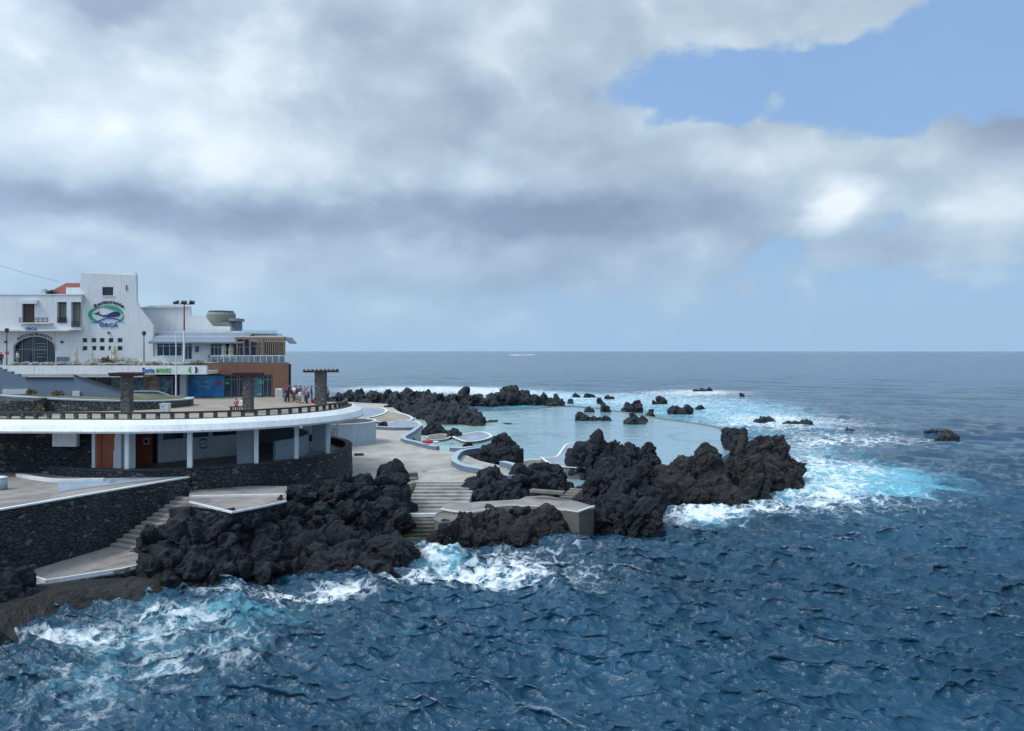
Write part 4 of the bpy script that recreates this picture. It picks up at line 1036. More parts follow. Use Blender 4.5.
# ---------------- upper street slab with the white fascia over the shops --
up = [(-200, 96), (-200, 170), (-29.0, 170), (-28.5, 104), (-34.5, 104), (-34.5, 94.0), (-80, 92.5)]
st(MB().prism([(-200, 93.5), (-38.2, 93.5), (-38.2, 98.6), (-30, 98.6), (-33, 108), (-46, 150), (-200, 150)], 13.2, UZ).build('upper_street', 'pavement'))
st(MB().prism([(-200, 100.5), (-29.5, 100.5), (-32, 107), (-46, 150), (-200, 150)], 3.2, 13.2).build('hillside', 'dark_concrete'))

# ------------------------------------------------------ whale restaurant --
Y0 = 99.0
r = empty('restaurant_building', Vector((lx(95, Y0), Y0, UZ)), 'white two storey restaurant with a tall tower wall carrying a painted whale emblem', 'building')
gz = HY + (H - UZ) * F / Y0   # row of the ground line
tower = [(80, gz), (80, 279), (81.2, 278.6), (81.2, 272.8), (136.2, 275), (136.4, 300), (137.5, 304), (139.5, 308), (143, 313), (148, 319), (153, 326), (153, gz)]
# tower wall built round its openings: window and ten small square lights
sq = [(x0, x0 + 5.2, y0, y0 + 4.6) for y0 in (338.0, 346.0) for x0 in (82.3, 91.3, 99.6, 108.4, 117.4)]
tw = holed(81.2, 136.3, 286, gz, Y0, 0.45, [(102.2, 113.2, 287, 295.5)] + sq)
poly([(81.2, 272.8), (136.2, 275), (136.3, 286), (81.2, 286)], Y0, Y0 + 0.45, tw)
poly([(136.3, 300), (137.5, 304), (139.5, 308), (143, 313), (148, 319), (153, 326), (153, gz), (136.3, gz)], Y0, Y0 + 0.45, tw)
tw.build('tower_front', 'white_wall', r)
MB().prism([(lx(81.25, Y0 + 1.3), Y0 + 1.3), (lx(135.2, Y0 + 1.3), Y0 + 1.3), (lx(134, Y0 + 9), Y0 + 9), (lx(81.25, Y0 + 9), Y0 + 9)], UZ, lz(276.3, Y0)).build('tower_body', 'white_wall', r)
bx(80, 81.2, 279, gz, Y0 + 0.02, Y0 + 1.3).build('side_wall', 'white_wall', r)
bx(81.2, 135.6, 272.2, 275.4, Y0 + 0.45, Y0 + 0.8).build('parapet', 'white_trim', r)
window(r, 102.2, 113.2, 287, 295.5, Y0 + 0.18, 3, 1, 'dark_metal')
bx(101.4, 114, 295.5, 296.4, Y0 - 0.1, Y0 + 0.2).build('sill', 'white_trim', r)
for a, b_, c, d in sq: window(r, a, b_, c, d, Y0 + 0.25, 1, 1, 'white_trim', fw=0.04)
# wall painting : green ring, whale, blue wave, lettering
ex, ez, ph = lx(106.5, Y0), lz(315, Y0), 0.0
def ring(cx, cz, a, b, w0, t0, t1, y, rot=0.0, n=40, peak=0.5):
    mb = MB(); V = []
    for i in range(n + 1):
        f = i / n; t_ = math.radians(t0 + (t1 - t0) * f); w = w0 * max(0.02, math.sin(PI * f) ** 0.7)
        for s in (-0.5, 0.5):
            x, z_ = (a + s * w) * math.cos(t_), (b + s * w) * math.sin(t_)
            V.append((cx + x * math.cos(rot) - z_ * math.sin(rot), y, cz + x * math.sin(rot) + z_ * math.cos(rot)))
    m_ = len(V); mb.add(V + [(v[0], v[1] + 0.05, v[2]) for v in V], [(2 * i, 2 * i + 1, 2 * i + 3, 2 * i + 2) for i in range(n)] + [(m_ + 2 * i + 2, m_ + 2 * i + 3, m_ + 2 * i + 1, m_ + 2 * i) for i in range(n)])
    return mb
yp = Y0 - 0.05
g = ring(ex, ez, 2.05, 1.02, 0.42, 100, 262, yp, -0.03)
g2 = ring(ex, ez, 2.05, 1.02, 0.50, 108, 12, yp - 0.012, -0.06); g.add(g2.V, g2.Fc)
g3 = ring(ex, ez, 2.1, 1.05, 0.22, 10, -60, yp - 0.006, -0.06); g.add(g3.V, g3.Fc)
g.build('emblem_ring', 'logo_green', r)
E = lambda a, b: (lx(a, Y0), lz(b, Y0))
whale = [(94.0, 313.2), (96.5, 312.8), (98.2, 312.0), (99.8, 310.8), (99.2, 313.0), (99.8, 314.3), (103, 315.3), (107, 314.8), (110, 313.3), (113.5, 311.8), (117, 311.6), (119.6, 312.6), (120.6, 314.2), (119.8, 315.8), (117, 316.6), (112, 316.8), (108, 317.2), (104, 316.8), (100.5, 315.8), (97.5, 314.6), (95, 314.2)]
MB().facade([E(*p) for p in whale], yp - 0.03, yp).build('painted_whale', 'logo_navy', r)
wv_ = [(89, 322.4), (94, 322.2), (99, 320.4), (104, 318.2), (110, 317.2), (116, 318.0), (121, 320.2), (126, 323.4), (120.5, 321.0), (115, 319.2), (110, 318.5), (105, 319.4), (100, 321.6), (95, 323.0)]
MB().facade([E(*p) for p in wv_], yp - 0.05, yp - 0.032).build('painted_wave', 'logo_blue', r)
tm = fit(text_mb('ORCA', 0.86, 0.025, None, 1.15, 0.035), 2.28, 0.5); o_ = E(109, 327.0); shift(tm, (o_[0], yp - 0.02, o_[1])); tm.build('lettering', 'logo_blue', r)
tm = fit(text_mb('Restaurante', 0.5, 0.02, 3.4, 1.35, 0.016), 3.75, 0.92); o_ = E(108.8, 308.2); shift(tm, (o_[0], yp - 0.02, o_[1])); tm.build('lettering', 'logo_black', r)
MB().lathe([(0.12, 0), (0.16, 0.12), (0.1, 0.25)], (lx(109, Y0), Y0 - 0.12, lz(333.6, Y0)), 10).build('wall_lamp', 'dark_metal', r)
MB().box(lx(126, Y0), lx(127.2, Y0), Y0 - 0.08, Y0 + 0.0, lz(290.5, Y0), lz(285, Y0)).build('vent_panel', 'orange_door', r)
# left wing
nich = [(57, 66.6, 302, 323), (71, 81.1, 302, 327)]
door = (22.2, 34.5, 303.8, 322.6)
lw = holed(-60, 81.15, 295, 330.2, Y0 - 0.6, 0.4, nich + [door]); lw.build('upper_wall', 'white_wall', r)
bx(-60, 79.9, 294.9, gz, Y0 + 0.9, Y0 + 10).build('wing_body', 'beige_wall', r)
bx(-60, 81, 294.0, 295, Y0 - 0.68, Y0 + 0.95).build('parapet', 'white_trim', r)
for nn in nich:
    pr_ = MB()
    for k in range(6):
        a = nn[0] + (nn[1] - nn[0]) * (k + 0.3) / 6; bx(a, a + 0.9, nn[2] + 1.5, nn[3] - 6, Y0 - 0.1, Y0 + 0.0, pr_)
    pr_.build('balcony_screen', 'olive_concrete', r)
    rl = MB()
    for k in range(4): bx(nn[0], nn[1], nn[3] - 5.6 + k * 1.5, nn[3] - 4.9 + k * 1.5, Y0 - 0.7, Y0 - 0.66, rl)
    rl.build('balcony_rail', 'brown_shutter', r)
bx(door[0], door[1], door[2], door[3], Y0 - 0.35, Y0 - 0.28).build('shutter_door', 'brown_shutter', r)
bx(20, 36.5, 300, 303.6, Y0 - 1.0, Y0 - 0.6).build('door_hood', 'white_wall', r)
rl = MB()
for k in range(3): bx(19, 48, 317.6 + k * 1.9, 318.4 + k * 1.9, Y0 - 1.2, Y0 - 1.15, rl)
for k in range(7): bx(19 + k * 4.75, 19.5 + k * 4.75, 317.6, 322.4, Y0 - 1.2, Y0 - 1.15, rl)
rl.build('balcony_rail', 'brown_shutter', r)
bx(17, 50, 322.6, 323.6, Y0 - 1.25, Y0 - 0.6).build('balcony_slab', 'white_trim', r)
bx(-60, 68.6, 329.4, 331.0, Y0 - 1.3, Y0 + 0.5).build('cornice', 'white_trim', r)
# ground floor with the wide arch
arch = [(-60, gz), (-60, 331), (81.1, 331), (81.1, gz), (55.3, gz), (55, 350), (54, 344.5), (51, 341.3), (46, 338.6), (40, 337.0), (34.5, 336.6), (28, 337.3), (21, 339.6), (16.2, 342.8), (13.6, 346), (13.4, 350), (13.2, gz)]
poly(arch, Y0 + 0.1, Y0 + 0.5).build('ground_floor_wall', 'white_wall', r)
bandp = [(12.8, 350), (13.2, 345.6), (16.0, 341.9), (21, 338.6), (28, 336.1), (34.5, 335.3), (40, 335.7), (46, 337.4), (51.2, 340.2), (54.8, 344.0), (55.8, 350)]
band2 = [(55.0, 350), (54, 344.5), (51, 341.3), (46, 338.6), (40, 337.0), (34.5, 336.6), (28, 337.3), (21, 339.6), (16.2, 342.8), (13.6, 346), (13.4, 350)]
poly(bandp + band2, Y0 - 0.02, Y0 + 0.1).build('arch_moulding', 'beige_wall', r)
w = bx(13.2, 55.2, 336.6, gz, Y0 + 0.6, Y0 + 0.66); w = w.build('entrance_glass', 'shop_glass', r)
fr = MB()
for a in (13.4, 22, 32.6, 34.4, 47.4): bx(a, a + 0.7, 337, gz, Y0 + 0.5, Y0 + 0.58, fr)
bx(13.4, 47.4, 349, 349.6, Y0 + 0.503, Y0 + 0.577, fr)
for k in range(5): bx(36, 46, 343 + k * 3.4, 343.7 + k * 3.4, Y0 + 0.506, Y0 + 0.57, fr)
fr.build('entrance_frame', 'grey_metal', r)
bx(56.5, 69, 357, gz, Y0 + 0.02, Y0 + 0.1).build('plinth', 'blue_grey_wall', r)
for a in (4.2, 60.3): bx(a, a + 2.4, 341, 343, Y0 - 0.05, Y0 + 0.1).build('wall_lamp', 'dark_metal', r)
tm = fit(text_mb('ORCA', 0.52, 0.03, None, 1.35, 0.03), 1.45, 0.33); shift(tm, (lx(31.2, Y0 - 1.34), Y0 - 1.34, lz(329.9, Y0 - 1.34))); tm.build('lettering', 'logo_blue', r)
tm = fit(text_mb('RESTAURANTE', 0.3, 0.02, 3.4, 1.55, 0.004), 4.4, 0.95); o_ = E(34.5, 340.6); shift(tm, (o_[0], Y0 + 0.07, o_[1])); tm.build('lettering', 'logo_black', r)
# roof house with red tiles
bx(66, 81, 287.5, 295, Y0 + 3.6, Y0 + 8).build('roof_room', 'white_wall', r)
rt = MB(); y_ = Y0 + 6.5
rt.add([(lx(52, y_), y_ - 1.8, lz(295.5, y_)), (lx(80.5, y_), y_ - 1.8, lz(295.5, y_)), (lx(80.5, y_), y_ + 2.4, lz(281.5, y_)), (lx(56, y_), y_ + 2.4, lz(281.5, y_)), (lx(52, y_), y_ + 5, lz(295.5, y_)), (lx(80.5, y_), y_ + 5, lz(295.5, y_))],
       [(0, 1, 2, 3), (3, 2, 5, 4), (0, 3, 4), (1, 5, 2), (0, 4, 5, 1)])
rt.build('tiled_roof', 'roof_tile', r)

# ----------------------------------------- middle wing with terrace cafe --
Y1 = 98.0
r = empty('cafe_building', Vector((lx(220, Y1), Y1, UZ)), 'low white terrace cafe with slate awning and timber pergola above the brown shopfront', 'building')
g1 = HY + (H - 14.1) * F / Y1
ops = [(157, 182.2, 341.5, 356), (183.4, 192.4, 341.5, 359.5), (210.5, 233.5, 341.5, g1 - 0.2), (234.5, 262, 341.5, g1 - .2)]
holed(153, 285, 336, 341.5, Y1 + 1.2, 0.3, []).build('lintel', 'white_wall', r)
holed(153, 210.5, 341.5, g1, Y1 + 1.2, 0.3, ops[:2]).build('front_wall', 'white_wall', r)
bx(153, 281, 333.5, g1, Y1 + 2.6, Y1 + 3.2).build('body', 'white_wall', r)
window(r, 157, 182.2, 342, 356, Y1 + 1.3, 4, 2, 'white_trim', 'blue_dark_glass', 0.07, tr=0.28)
window(r, 183.4, 192.4, 342, 359.5, Y1 + 1.3, 2, 2, 'white_trim', 'blue_dark_glass', 0.07, 'glass_door', tr=0.2)
window(r, 210.6, 233.4, 342, g1 - 0.3, Y1 + 1.3, 6, 2, 'white_trim', 'blue_dark_glass', 0.07, 'glass_door', tr=0.25)
window(r, 234.6, 250, 342, g1 - 0.3, Y1 + 1.3, 3, 2, 'white_trim', 'blue_dark_glass', 0.07, 'glass_door', tr=0.25)
window(r, 250.6, 262, 342, g1 - 0.3, Y1 + 1.3, 2, 2, 'white_trim', 'blue_dark_glass', 0.07, 'glass_door', tr=0.2)
window(r, 262.5, 284, 342, g1 - 0.3, Y1 + 1.3, 4, 1, 'dark_trim', 'blue_dark_glass', 0.06, 'glass_door')
bx(153, 182.6, 356.2, g1, Y1 + 1.0, Y1 + 1.2).build('parapet', 'white_wall', r)
aw = MB(); za, zb_ = lz(332, Y1 + 2.6), lz(342, Y1)
aw.add([(lx(149, Y1), Y1 - 0.2, zb_), (lx(243, Y1), Y1 - 0.2, zb_), (lx(247, Y1), Y1 + 2.6, za), (lx(152.5, Y1), Y1 + 2.6, za), (lx(149, Y1), Y1 - 0.2, zb_ - 0.18), (lx(243, Y1), Y1 - 0.2, zb_ - 0.18), (lx(247, Y1), Y1 + 2.6, zb_ - 0.18), (lx(152.5, Y1), Y1 + 2.6, zb_ - 0.18)],
       [(0, 1, 2, 3), (4, 7, 6, 5), (0, 4, 5, 1), (1, 5, 6, 2), (3, 2, 6, 7), (0, 3, 7, 4)])
aw.build('awning', 'slate_awning', r)
rf = MB(); rf.prism([(lx(152, Y1 + 2.4), Y1 + 2.4), (lx(276, Y1 + 2.4), Y1 + 2.4), (lx(272, Y1 + 9), Y1 + 9), (lx(152, Y1 + 9), Y1 + 9)], lz(333.2, Y1), lz(330.8, Y1)); rf.build('roof', 'white_trim', r)
gp = MB()
for a, b_ in ((243, 262), (263, 278)): bx(a, b_, 329.8, 333.8, Y1 + 1.8, Y1 + 1.84, gp)
gp.build('glass_screen', 'clear_glass', r)
# step-up roof behind (two white volumes and the stair parapet)
poly([(139, 309), (150, 305.5), (190, 307), (190, 315), (204, 316), (212, 326), (230, 326.5), (230, 334), (139, 334)], Y1 + 9.5, Y1 + 10).build('upper_storey', 'white_wall', r)
poly([(139.2, 308.2), (139.2, 307.2), (170, 304.8), (191, 306), (191, 307)], Y1 + 9.3, Y1 + 9.5).build('parapet', 'white_trim', r)
pg = MB()
yf = Y1 - 0.2
bx(234.5, 286, 337.0, 339.2, yf, yf + 0.18, pg); bx(234.5, 283, 338.6, 339.4, yf + 0.2, yf + 1.3, pg)
for a in (236.5, 243, 249.2, 262.3): bx(a, a + 1.1, 339.2, g1, yf + 0.02, yf + 0.16, pg)
bx(284.2, 285.2, 339.2, g1, yf + 0.02, yf + 0.16, pg)
pg.build('pergola_frame', 'pergola_wood', r)
sl_ = MB()
for k in range(13): a = 257.5 + k * 2.1; bx(a, a + 0.9, 339.3, 356.2, yf + 0.05 + (k % 2) * 0.02, yf + 0.13, sl_)
sl_.build('slat_screen', 'pergola_wood', r)
cn = MB(); cn.add([(lx(284, yf), yf - 0.1, lz(337, yf)), (lx(289, yf), yf + 0.5, lz(343, yf)), (lx(289, yf), yf + 3.6, lz(343, yf)), (lx(284, yf), yf + 3.6, lz(337, yf)), (lx(284, yf), yf - 0.1, lz(338.2, yf)), (lx(288.4, yf), yf + 0.5, lz(343.6, yf)), (lx(288.4, yf), yf + 3.6, lz(343.6, yf)), (lx(284, yf), yf + 3.6, lz(338.2, yf))],
                  [(0, 1, 2, 3), (7, 6, 5, 4), (0, 4, 5, 1), (1, 5, 6, 2), (2, 6, 7, 3), (3, 7, 4, 0)]); cn.build('side_canopy', 'slate_awning', r)
bal = MB(); bx(211, 285.4, 356.0, g1, Y1 - 0.55, Y1 - 0.52, bal); bal.build('balustrade_glass', 'clear_glass', r)
bp_ = MB()
for k in range(13): a = 211 + k * 6.15; bx(a, a + 0.5, 355.6, g1, Y1 - 0.62, Y1 - 0.57, bp_)
bx(211, 285.4, 355.3, 356.0, Y1 - 0.63, Y1 - 0.56, bp_); bp_.build('balustrade_rail', 'white_trim', r)
bx(195, 198.5, 346.5, 352, Y1 + 1.1, Y1 + 1.18).build('wall_sign', 'logo_teal', r)
# drum-shaped lookout
Y2 = 110.0
r = empty('lookout_drum', Vector((lx(215, Y2), Y2 + 3, lz(334, Y2))), 'olive concrete drum on the roofs with a pale tilted disc on top', 'building')
cx_, cy_ = lx(216, Y2), Y2 + 2
MB().lathe([(1.3, 0), (1.4, 0.4), (1.9, 1.1), (1.95, 2.6), (1.8, 2.9)], (cx_, cy_, lz(333, Y2)), 32).build('drum', 'olive_concrete', r, False)
dk = MB().lathe([(1.5, 0), (1.72, 0.1), (1.72, 0.22)], (cx_, cy_ - 0.1, lz(333, Y2) + 2.9), 32); dk.build('roof_disc', 'slate_awning', r)
bx(228.5, 237.2, 318.2, 321, Y2, Y2 + 3).build('cap_slab', 'olive_concrete', r)
bx(228.6, 236.0, 321, 330.5, Y2 + 0.4, Y2 + 3).build('side_room', 'blue_grey_wall', r)
poly([(203, 322), (228, 322), (234, 331), (216, 331), (208, 326)], Y2 - 0.5, Y2).build('curved_skirt', 'olive_concrete', r)

# -------------------------------------------- brown shop block at terrace level --
Y3 = 97.0
r = empty('shop_building', Vector((lx(247, Y3), Y3, TZ)), 'brown clad ground floor with dark glass front and blue sea mural', 'building')
gb = HY + (H - TZ) * F / Y3
holed(205, 288, 362.8, gb, Y3, 0.4, [(187, 272.6, 374.6, gb)], None).build('front_wall', 'brown_cladding', r)
sw_ = MB(); sw_.prism([(lx(287.6, Y3) - 0.35, Y3 + 0.41), (lx(287.6, Y3), Y3 + 0.41), (lx(286, Y3 + 9), Y3 + 9), (lx(286, Y3 + 9) - 0.35, Y3 + 9)], TZ, lz(362.9, Y3)); sw_.build('side_wall', 'brown_cladding', r)
MB().prism([(lx(205, Y3), Y3 + 0.42), (lx(288, Y3) - 0.4, Y3 + 0.42), (lx(286, Y3 + 9) - 0.4, Y3 + 9), (lx(205, Y3), Y3 + 9)], 13.8, lz(363.0, Y3) - 0.01).build('terrace_deck', 'promenade', r)
MB().box(lx(224, Y3), lx(288, Y3) - 0.4, Y3 + 2.6, Y3 + 2.8, TZ, 13.9).build('inner_wall', 'dark_trim', r)
for a, b_, n_ in ((224.4, 238, 2), (239, 248.5, 2), (252, 262, 2), (263, 272.2, 2)): window(r, a, b_, 375.2, gb - 0.1, Y3 + 0.5, n_, 2, 'grey_metal', 'shop_glass', 0.07, 'shop_window', tr=0.2)
bx(254.5, 262, 378, gb - 1, Y3 + 0.42, Y3 + 0.47).build('poster', 'sea_picture', r)
bx(258.8, 262, 379, 384, Y3 + 0.36, Y3 + 0.41).build('door_sign', 'logo_green', r); bx(262.4, 264, 380.5, 384, Y3 + 0.36, Y3 + 0.41).build('door_sign', 'pergola_wood', r)
bx(225, 229.5, 382, 384.2, Y3 + 0.36, Y3 + 0.41).build('door_sign', 'logo_green', r)
mu = bx(186.5, 224, 375.4, gb - 0.4, Y3 + 0.3, Y3 + 0.36).build('sea_mural', 'mural_blue', r)
fish = MB()
rr = random.Random(4)
for k in range(9):
    fx, fz, s = 190 + rr.uniform(0, 19), 381 + rr.uniform(0, 7), rr.uniform(1.2, 2.6)
    pts = [(fx - s, fz), (fx - s * .4, fz - s * .28), (fx + s * .6, fz - s * .12), (fx + s * 1.1, fz - s * .35), (fx + s * .95, fz), (fx + s * 1.1, fz + s * .3), (fx + s * .6, fz + s * .12), (fx - s * .4, fz + s * .2)]
    poly(pts, Y3 + 0.275 - 0.002 * k, Y3 + 0.288, fish)
fish.build('painted_fish', 'fish_silver', mu)
bx(216, 222, 382, 385, Y3 + 0.27, Y3 + 0.295).build('red_label', 'cloth_red', mu)
bx(180, 186, 373, gb, Y3 - 1.4, Y3 - 0.9).build('pillar', 'grey_column', r)
MB().box(lx(288, Y3) - 0.36, lx(288, Y3) + 0.08, Y3 - 0.08, Y3 - 0.002, TZ, TZ + 0.2).build('plinth', 'blue_grey_wall', r)
# white fascia with lettering, long shopfront left of it
Y4 = 93.2
r = empty('aquarium_front', Vector((lx(130, Y4), Y4, TZ)), 'long white fascia band lettered in blue and green over dark picture windows', 'shopfront')
MB().box(lx(-60, Y4), lx(206.6, Y4), Y4, Y4 + 0.5, lz(374.4, Y4), lz(365.6, Y4)).build('fascia', 'white_paint', r)
MB().box(lx(-60, Y4), lx(206.6, Y4), Y4 + 0.502, Y4 + 5.2, lz(374.4, Y4) + 0.03, 13.19).build('soffit', 'white_paint', r)
MB().box(lx(-60, Y4), lx(142, Y4), Y4 + 0.2, Y4 + 4, lz(377.2, Y4), lz(374.4, Y4) - 0.003).build('soffit_beam', 'white_paint', r)
tm = fit(text_mb('Porto', 0.92, 0.03, None, 1.05, 0.03), 1.4, 0.62); shift(tm, (lx(148.6, Y4), Y4 - 0.03, lz(373.0, Y4))); tm.build('lettering', 'logo_blue', r)
tm = fit(text_mb('MONIZ', 0.84, 0.03, None, 1.0, 0.035), 1.75, 0.5); shift(tm, (lx(163.8, Y4), Y4 - 0.03, lz(372.6, Y4))); tm.build('lettering', 'logo_lime', r)
for da, ma in ((0, 'logo_lime'), (3.2, 'logo_black')):
    sh = ring(lx(191.5 + da, Y4), lz(370, Y4), 0.22, 0.34, 0.26, 90 if da == 0 else -90, 270 if da == 0 else 90, Y4 - 0.05, n=14); sh.build('emblem', ma, r)
Y5 = 96.4
MB().box(lx(60, Y5), lx(188, Y5), Y5 + 1.5, Y5 + 1.7, TZ, 13.1).build('back_wall', 'dark_trim', r)
for i, (a, b_, mt) in enumerate(((96, 112, 'window_glass'), (112.6, 130, 'sea_picture'), (130.6, 143.5, 'sea_picture'), (144, 158.5, 'rock_picture'), (159, 172, 'reef_picture'), (172.4, 180, 'blue_dark_glass'))):
    window(r, a, b_, 376.4, gb - 1, Y5, 1, 1, 'grey_metal', mt, 0.06, 'shop_window')
st(MB().prism([(-95, 97.45), (lx(288.5, 97.45), 97.45), (lx(284, 108), 108), (-95, 108)], 4, TZ - 0.01).build('ground', 'promenade'))

# ----------------------------------------------------- blue ramp walls --
r = empty('ramp_wall', Vector((lx(90, 79.5), 79.5, TZ)), 'grey-blue stepped parapet wall of the ramp under the white fascia', 'wall')
Y6 = 79.5
poly([(-60, 404), (-60, 352), (0, 367.5), (0, 369), (5, 369), (5, 371.4), (12, 371.4), (12, 374), (19, 374), (19, 376.6), (25, 376.6), (25, 379), (73.5, 379), (73.5, 375), (77, 376.5), (122, 391.2), (122, 406.5)], Y6, Y6 + 0.4).build('wall_body', 'blue_grey_wall', r)
poly([(73.2, 374.2), (78, 376.0), (122.6, 390.6), (122.6, 391.6), (77, 377.2), (73.2, 375.2)], Y6 - 0.12, Y6 - 0.003).build('coping', 'dark_trim', r)
poly([(25, 378.4), (73, 378.4), (73, 379.2), (25, 379.2)], Y6 - 0.10, Y6 - 0.003).build('coping', 'dark_trim', r)
for a, b_ in ((2.6, 27.6), (72.5, 79.3)):
    lv = MB(); pz = (389.5, 394.2) if a < 10 else (391.2, 398)
    for k in range(5): bx(a, b_, pz[0] + (pz[1] - pz[0]) * k / 5, pz[0] + (pz[1] - pz[0]) * (k + 0.75) / 5, Y6 - 0.25, Y6 - 0.12, lv)
    bx(a + .2, b_ - .2, pz[0], pz[1], Y6 - 0.12, Y6 - 0.01, lv); lv.build('vent_grille', 'white_trim', r)
r = empty('ramp_wall', Vector((lx(155, 85.5), 85.5, TZ)), 'smaller grey-blue parapet sloping down to the right behind the flagpole', 'wall')
Y7 = 85.5
poly([(122, 407), (122, 391.4), (157, 391.4), (184, 400.6), (184, 404), (172, 405), (150, 406)], Y7, Y7 + 0.4).build('wall_body', 'blue_grey_wall', r)
poly([(122, 390.6), (157.2, 390.6), (185, 400.2), (185, 401.2), (157, 391.7), (122, 391.7)], Y7 - 0.12, Y7 - 0.003).build('coping', 'pale_blue_wall', r)

# --------------------------------------------- planter wall of dark stone --
Y8 = 73.5
pw_ = [(lx(-60, 75), 76.5), (lx(0, 75), 75.0), (lx(60, 75), 74.2), (lx(122, 75.6), 75.6), (lx(160, 78), 78.0), (lx(186, 81.5), 81.5), (lx(190, 84), 84)]
pth_ = curve_path(pw_, 5)
r = empty('planter_wall', Vector((pw_[2][0], pw_[2][1], TZ)), 'grey dry stone planter wall with a pale coping behind the terrace railing', 'stone wall')
ztop = 11.25
def slope_z(x): return 11.30 - max(0, (x + 48)) * 0.052
nP = len(pth_)
mb = MB(); mc = MB()
def sloped_sweep(path, o0, o1, zb, dz0, dz1):
    mb = MB(); V = []; n = len(path)
    for i, (x, y) in enumerate(path):
        a = path[max(0, i - 1)]; b_ = path[min(n - 1, i + 1)]; tx, ty = b_[0] - a[0], b_[1] - a[1]; l = math.hypot(tx, ty); nx, ny = ty / l, -tx / l
        zt = slope_z(x); zbm = zb if zb is not None else zt + dz0
        V += [(x + nx * o0, y + ny * o0, zbm), (x + nx * o0, y + ny * o0, zt + dz1), (x + nx * o1, y + ny * o1, zt + dz1), (x + nx * o1, y + ny * o1, zbm)]
    fs = []
    for i in range(n - 1):
        for j in range(4): fs.append((4 * i + j, 4 * i + (j + 1) % 4, 4 * i + 4 + (j + 1) % 4, 4 * i + 4 + j))
    fs += [(0, 1, 2, 3), (4 * n - 1, 4 * n - 2, 4 * n - 3, 4 * n - 4)]
    return mb.add(V, fs)
sloped_sweep(pth_, -0.35, 0.35, 9.0, 0, 0).build('masonry', 'grey_masonry', r)
sloped_sweep(pth_, -0.4, 0.42, None, 0.002, 0.12).build('coping', 'pale_blue_wall', r)
lawn = pth_ + [(lx(184, 85.4), 85.45), (lx(122, 85.4), 85.45), (lx(122, 79.4), 79.45), (lx(-60, 79.4), 79.45)]
st(MB().prism(lawn, 9.0, [slope_z(x) + 0.04 if i < nP else slope_z(x) + 0.1 for i, (x, y) in enumerate(lawn)]).build('lawn', 'turf'))
# ------------------------------------------------- the round pavilion --
CX, CY, RR_ = -31.0, 79.0, 14.5
def ringpt(rad, deg): return (CX + rad * math.sin(math.radians(deg)), CY - rad * math.cos(math.radians(deg)))   # 0 deg faces the viewer
FZ, PZT, CZ = 5.3, 6.0, 9.0
r = empty('round_pavilion', Vector((CX, CY, FZ)), 'round open pavilion with white curved roof edge, thin white posts and dark stone parapet', 'pavilion')
def arcpath(rad, a0, a1, step=3.0):
    n = max(2, int(abs(a1 - a0) / step)); return [ringpt(rad, a0 + (a1 - a0) * i / n) for i in range(n + 1)]
# path continuing straight to the left of the circle
def outl(rad, a0=-6, a1=150, ext=True, kink=0.9):
    P_ = arcpath(rad, a0, a1)
    s = P_[0]
    L_ = [(s[0] - 46, s[1] + 5.6), (s[0] - 20, s[1] + 1.6), (s[0] - 8, s[1] + 0.25)] if ext else []
    return L_ + P_
MB().prism([ringpt(14.2, a) for a in range(0, 360, 6)], 3.65, FZ).build('floor', 'dim_floor', r)
pa = arcpath(14.6, -29, 172, 3)
MB().sweep(pa, [(-0.3, 1.0), (-0.3, PZT - 0.1), (0.3, PZT - 0.1), (0.45, 1.0)]).build('parapet_masonry', 'basalt_masonry', r)
MB().sweep(pa, [(-0.34, PZT - 0.1), (-0.34, PZT), (0.36, PZT), (0.36, PZT - 0.1)]).build('parapet_coping', 'dark_concrete', r)
# roof: soffit slab, white lip rising inward, planting bed, promenade
roofp = outl(16.1, -6, 112)
lip = [(0.0, CZ), (0.06, CZ + 0.16), (-0.25, CZ + 0.62), (-0.95, CZ + 0.98), (-1.15, CZ + 0.98), (-1.15, CZ)]
MB().sweep(roofp, lip).build('roof_edge', 'white_paint', r, False)
rp2 = outl(14.96, -6, 112)
inner = rp2 + [(-24.5, 94.5), (lx(288, 97), 97.44), (-100, 97.44), (-100, rp2[0][1])]
MB().prism([ringpt(15.0, a) for a in range(0, 360, 8)], CZ - 0.05, CZ - 0.004).build('ceiling', 'white_wall', r)
MB().prism(inner, CZ, TZ - 0.012).build('roof_slab', 'promenade', r)
bed = outl(14.94, -6, 112); 
MB().sweep(bed, [(0.0, TZ - 0.011), (0.0, TZ + 0.10), (-0.95, TZ + 0.10), (-0.95, TZ - 0.011)]).build('planting_strip', 'turf', r)
# right-hand tail of the white roof edge
MB().sweep([ringpt(15.95, a) for a in range(112, 150, 4)], [(-1.0, CZ), (-1.0, CZ + 0.3), (0.1, CZ + 0.2), (0.15, CZ)]).build('roof_tail', 'white_paint', r)
# posts: thin white tubes on the parapet, each by its column seen from the road
for px in (127.2, 190, 256.5, 296.5, 327.8):
    # meet the sight line with the parapet circle
    best = min((abs(512 + F * ringpt(14.6, a / 10)[0] / ringpt(14.6, a / 10)[1] - px), a / 10) for a in range(-200, 900))
    x, y = ringpt(14.6, best[1]); w = 0.26 if px != 190 else 0.32
    MB().obox((x, y), (1, 0), w / 2 + .03, 0.12, PZT, CZ).build('post', 'white_paint', r)
for px, yy in ((96, 66.3),): MB().obox((lx(94, yy), yy), (1, 0), 0.12, 0.12, FZ, CZ).build('post', 'white_paint', r)
for px, d in ((338, 91.5), (293, 90)): MB().obox((lx(px, d), d), (1, 0), 0.1 if px > 300 else 0.3, 0.1, FZ, CZ).build('post', 'white_paint', r)
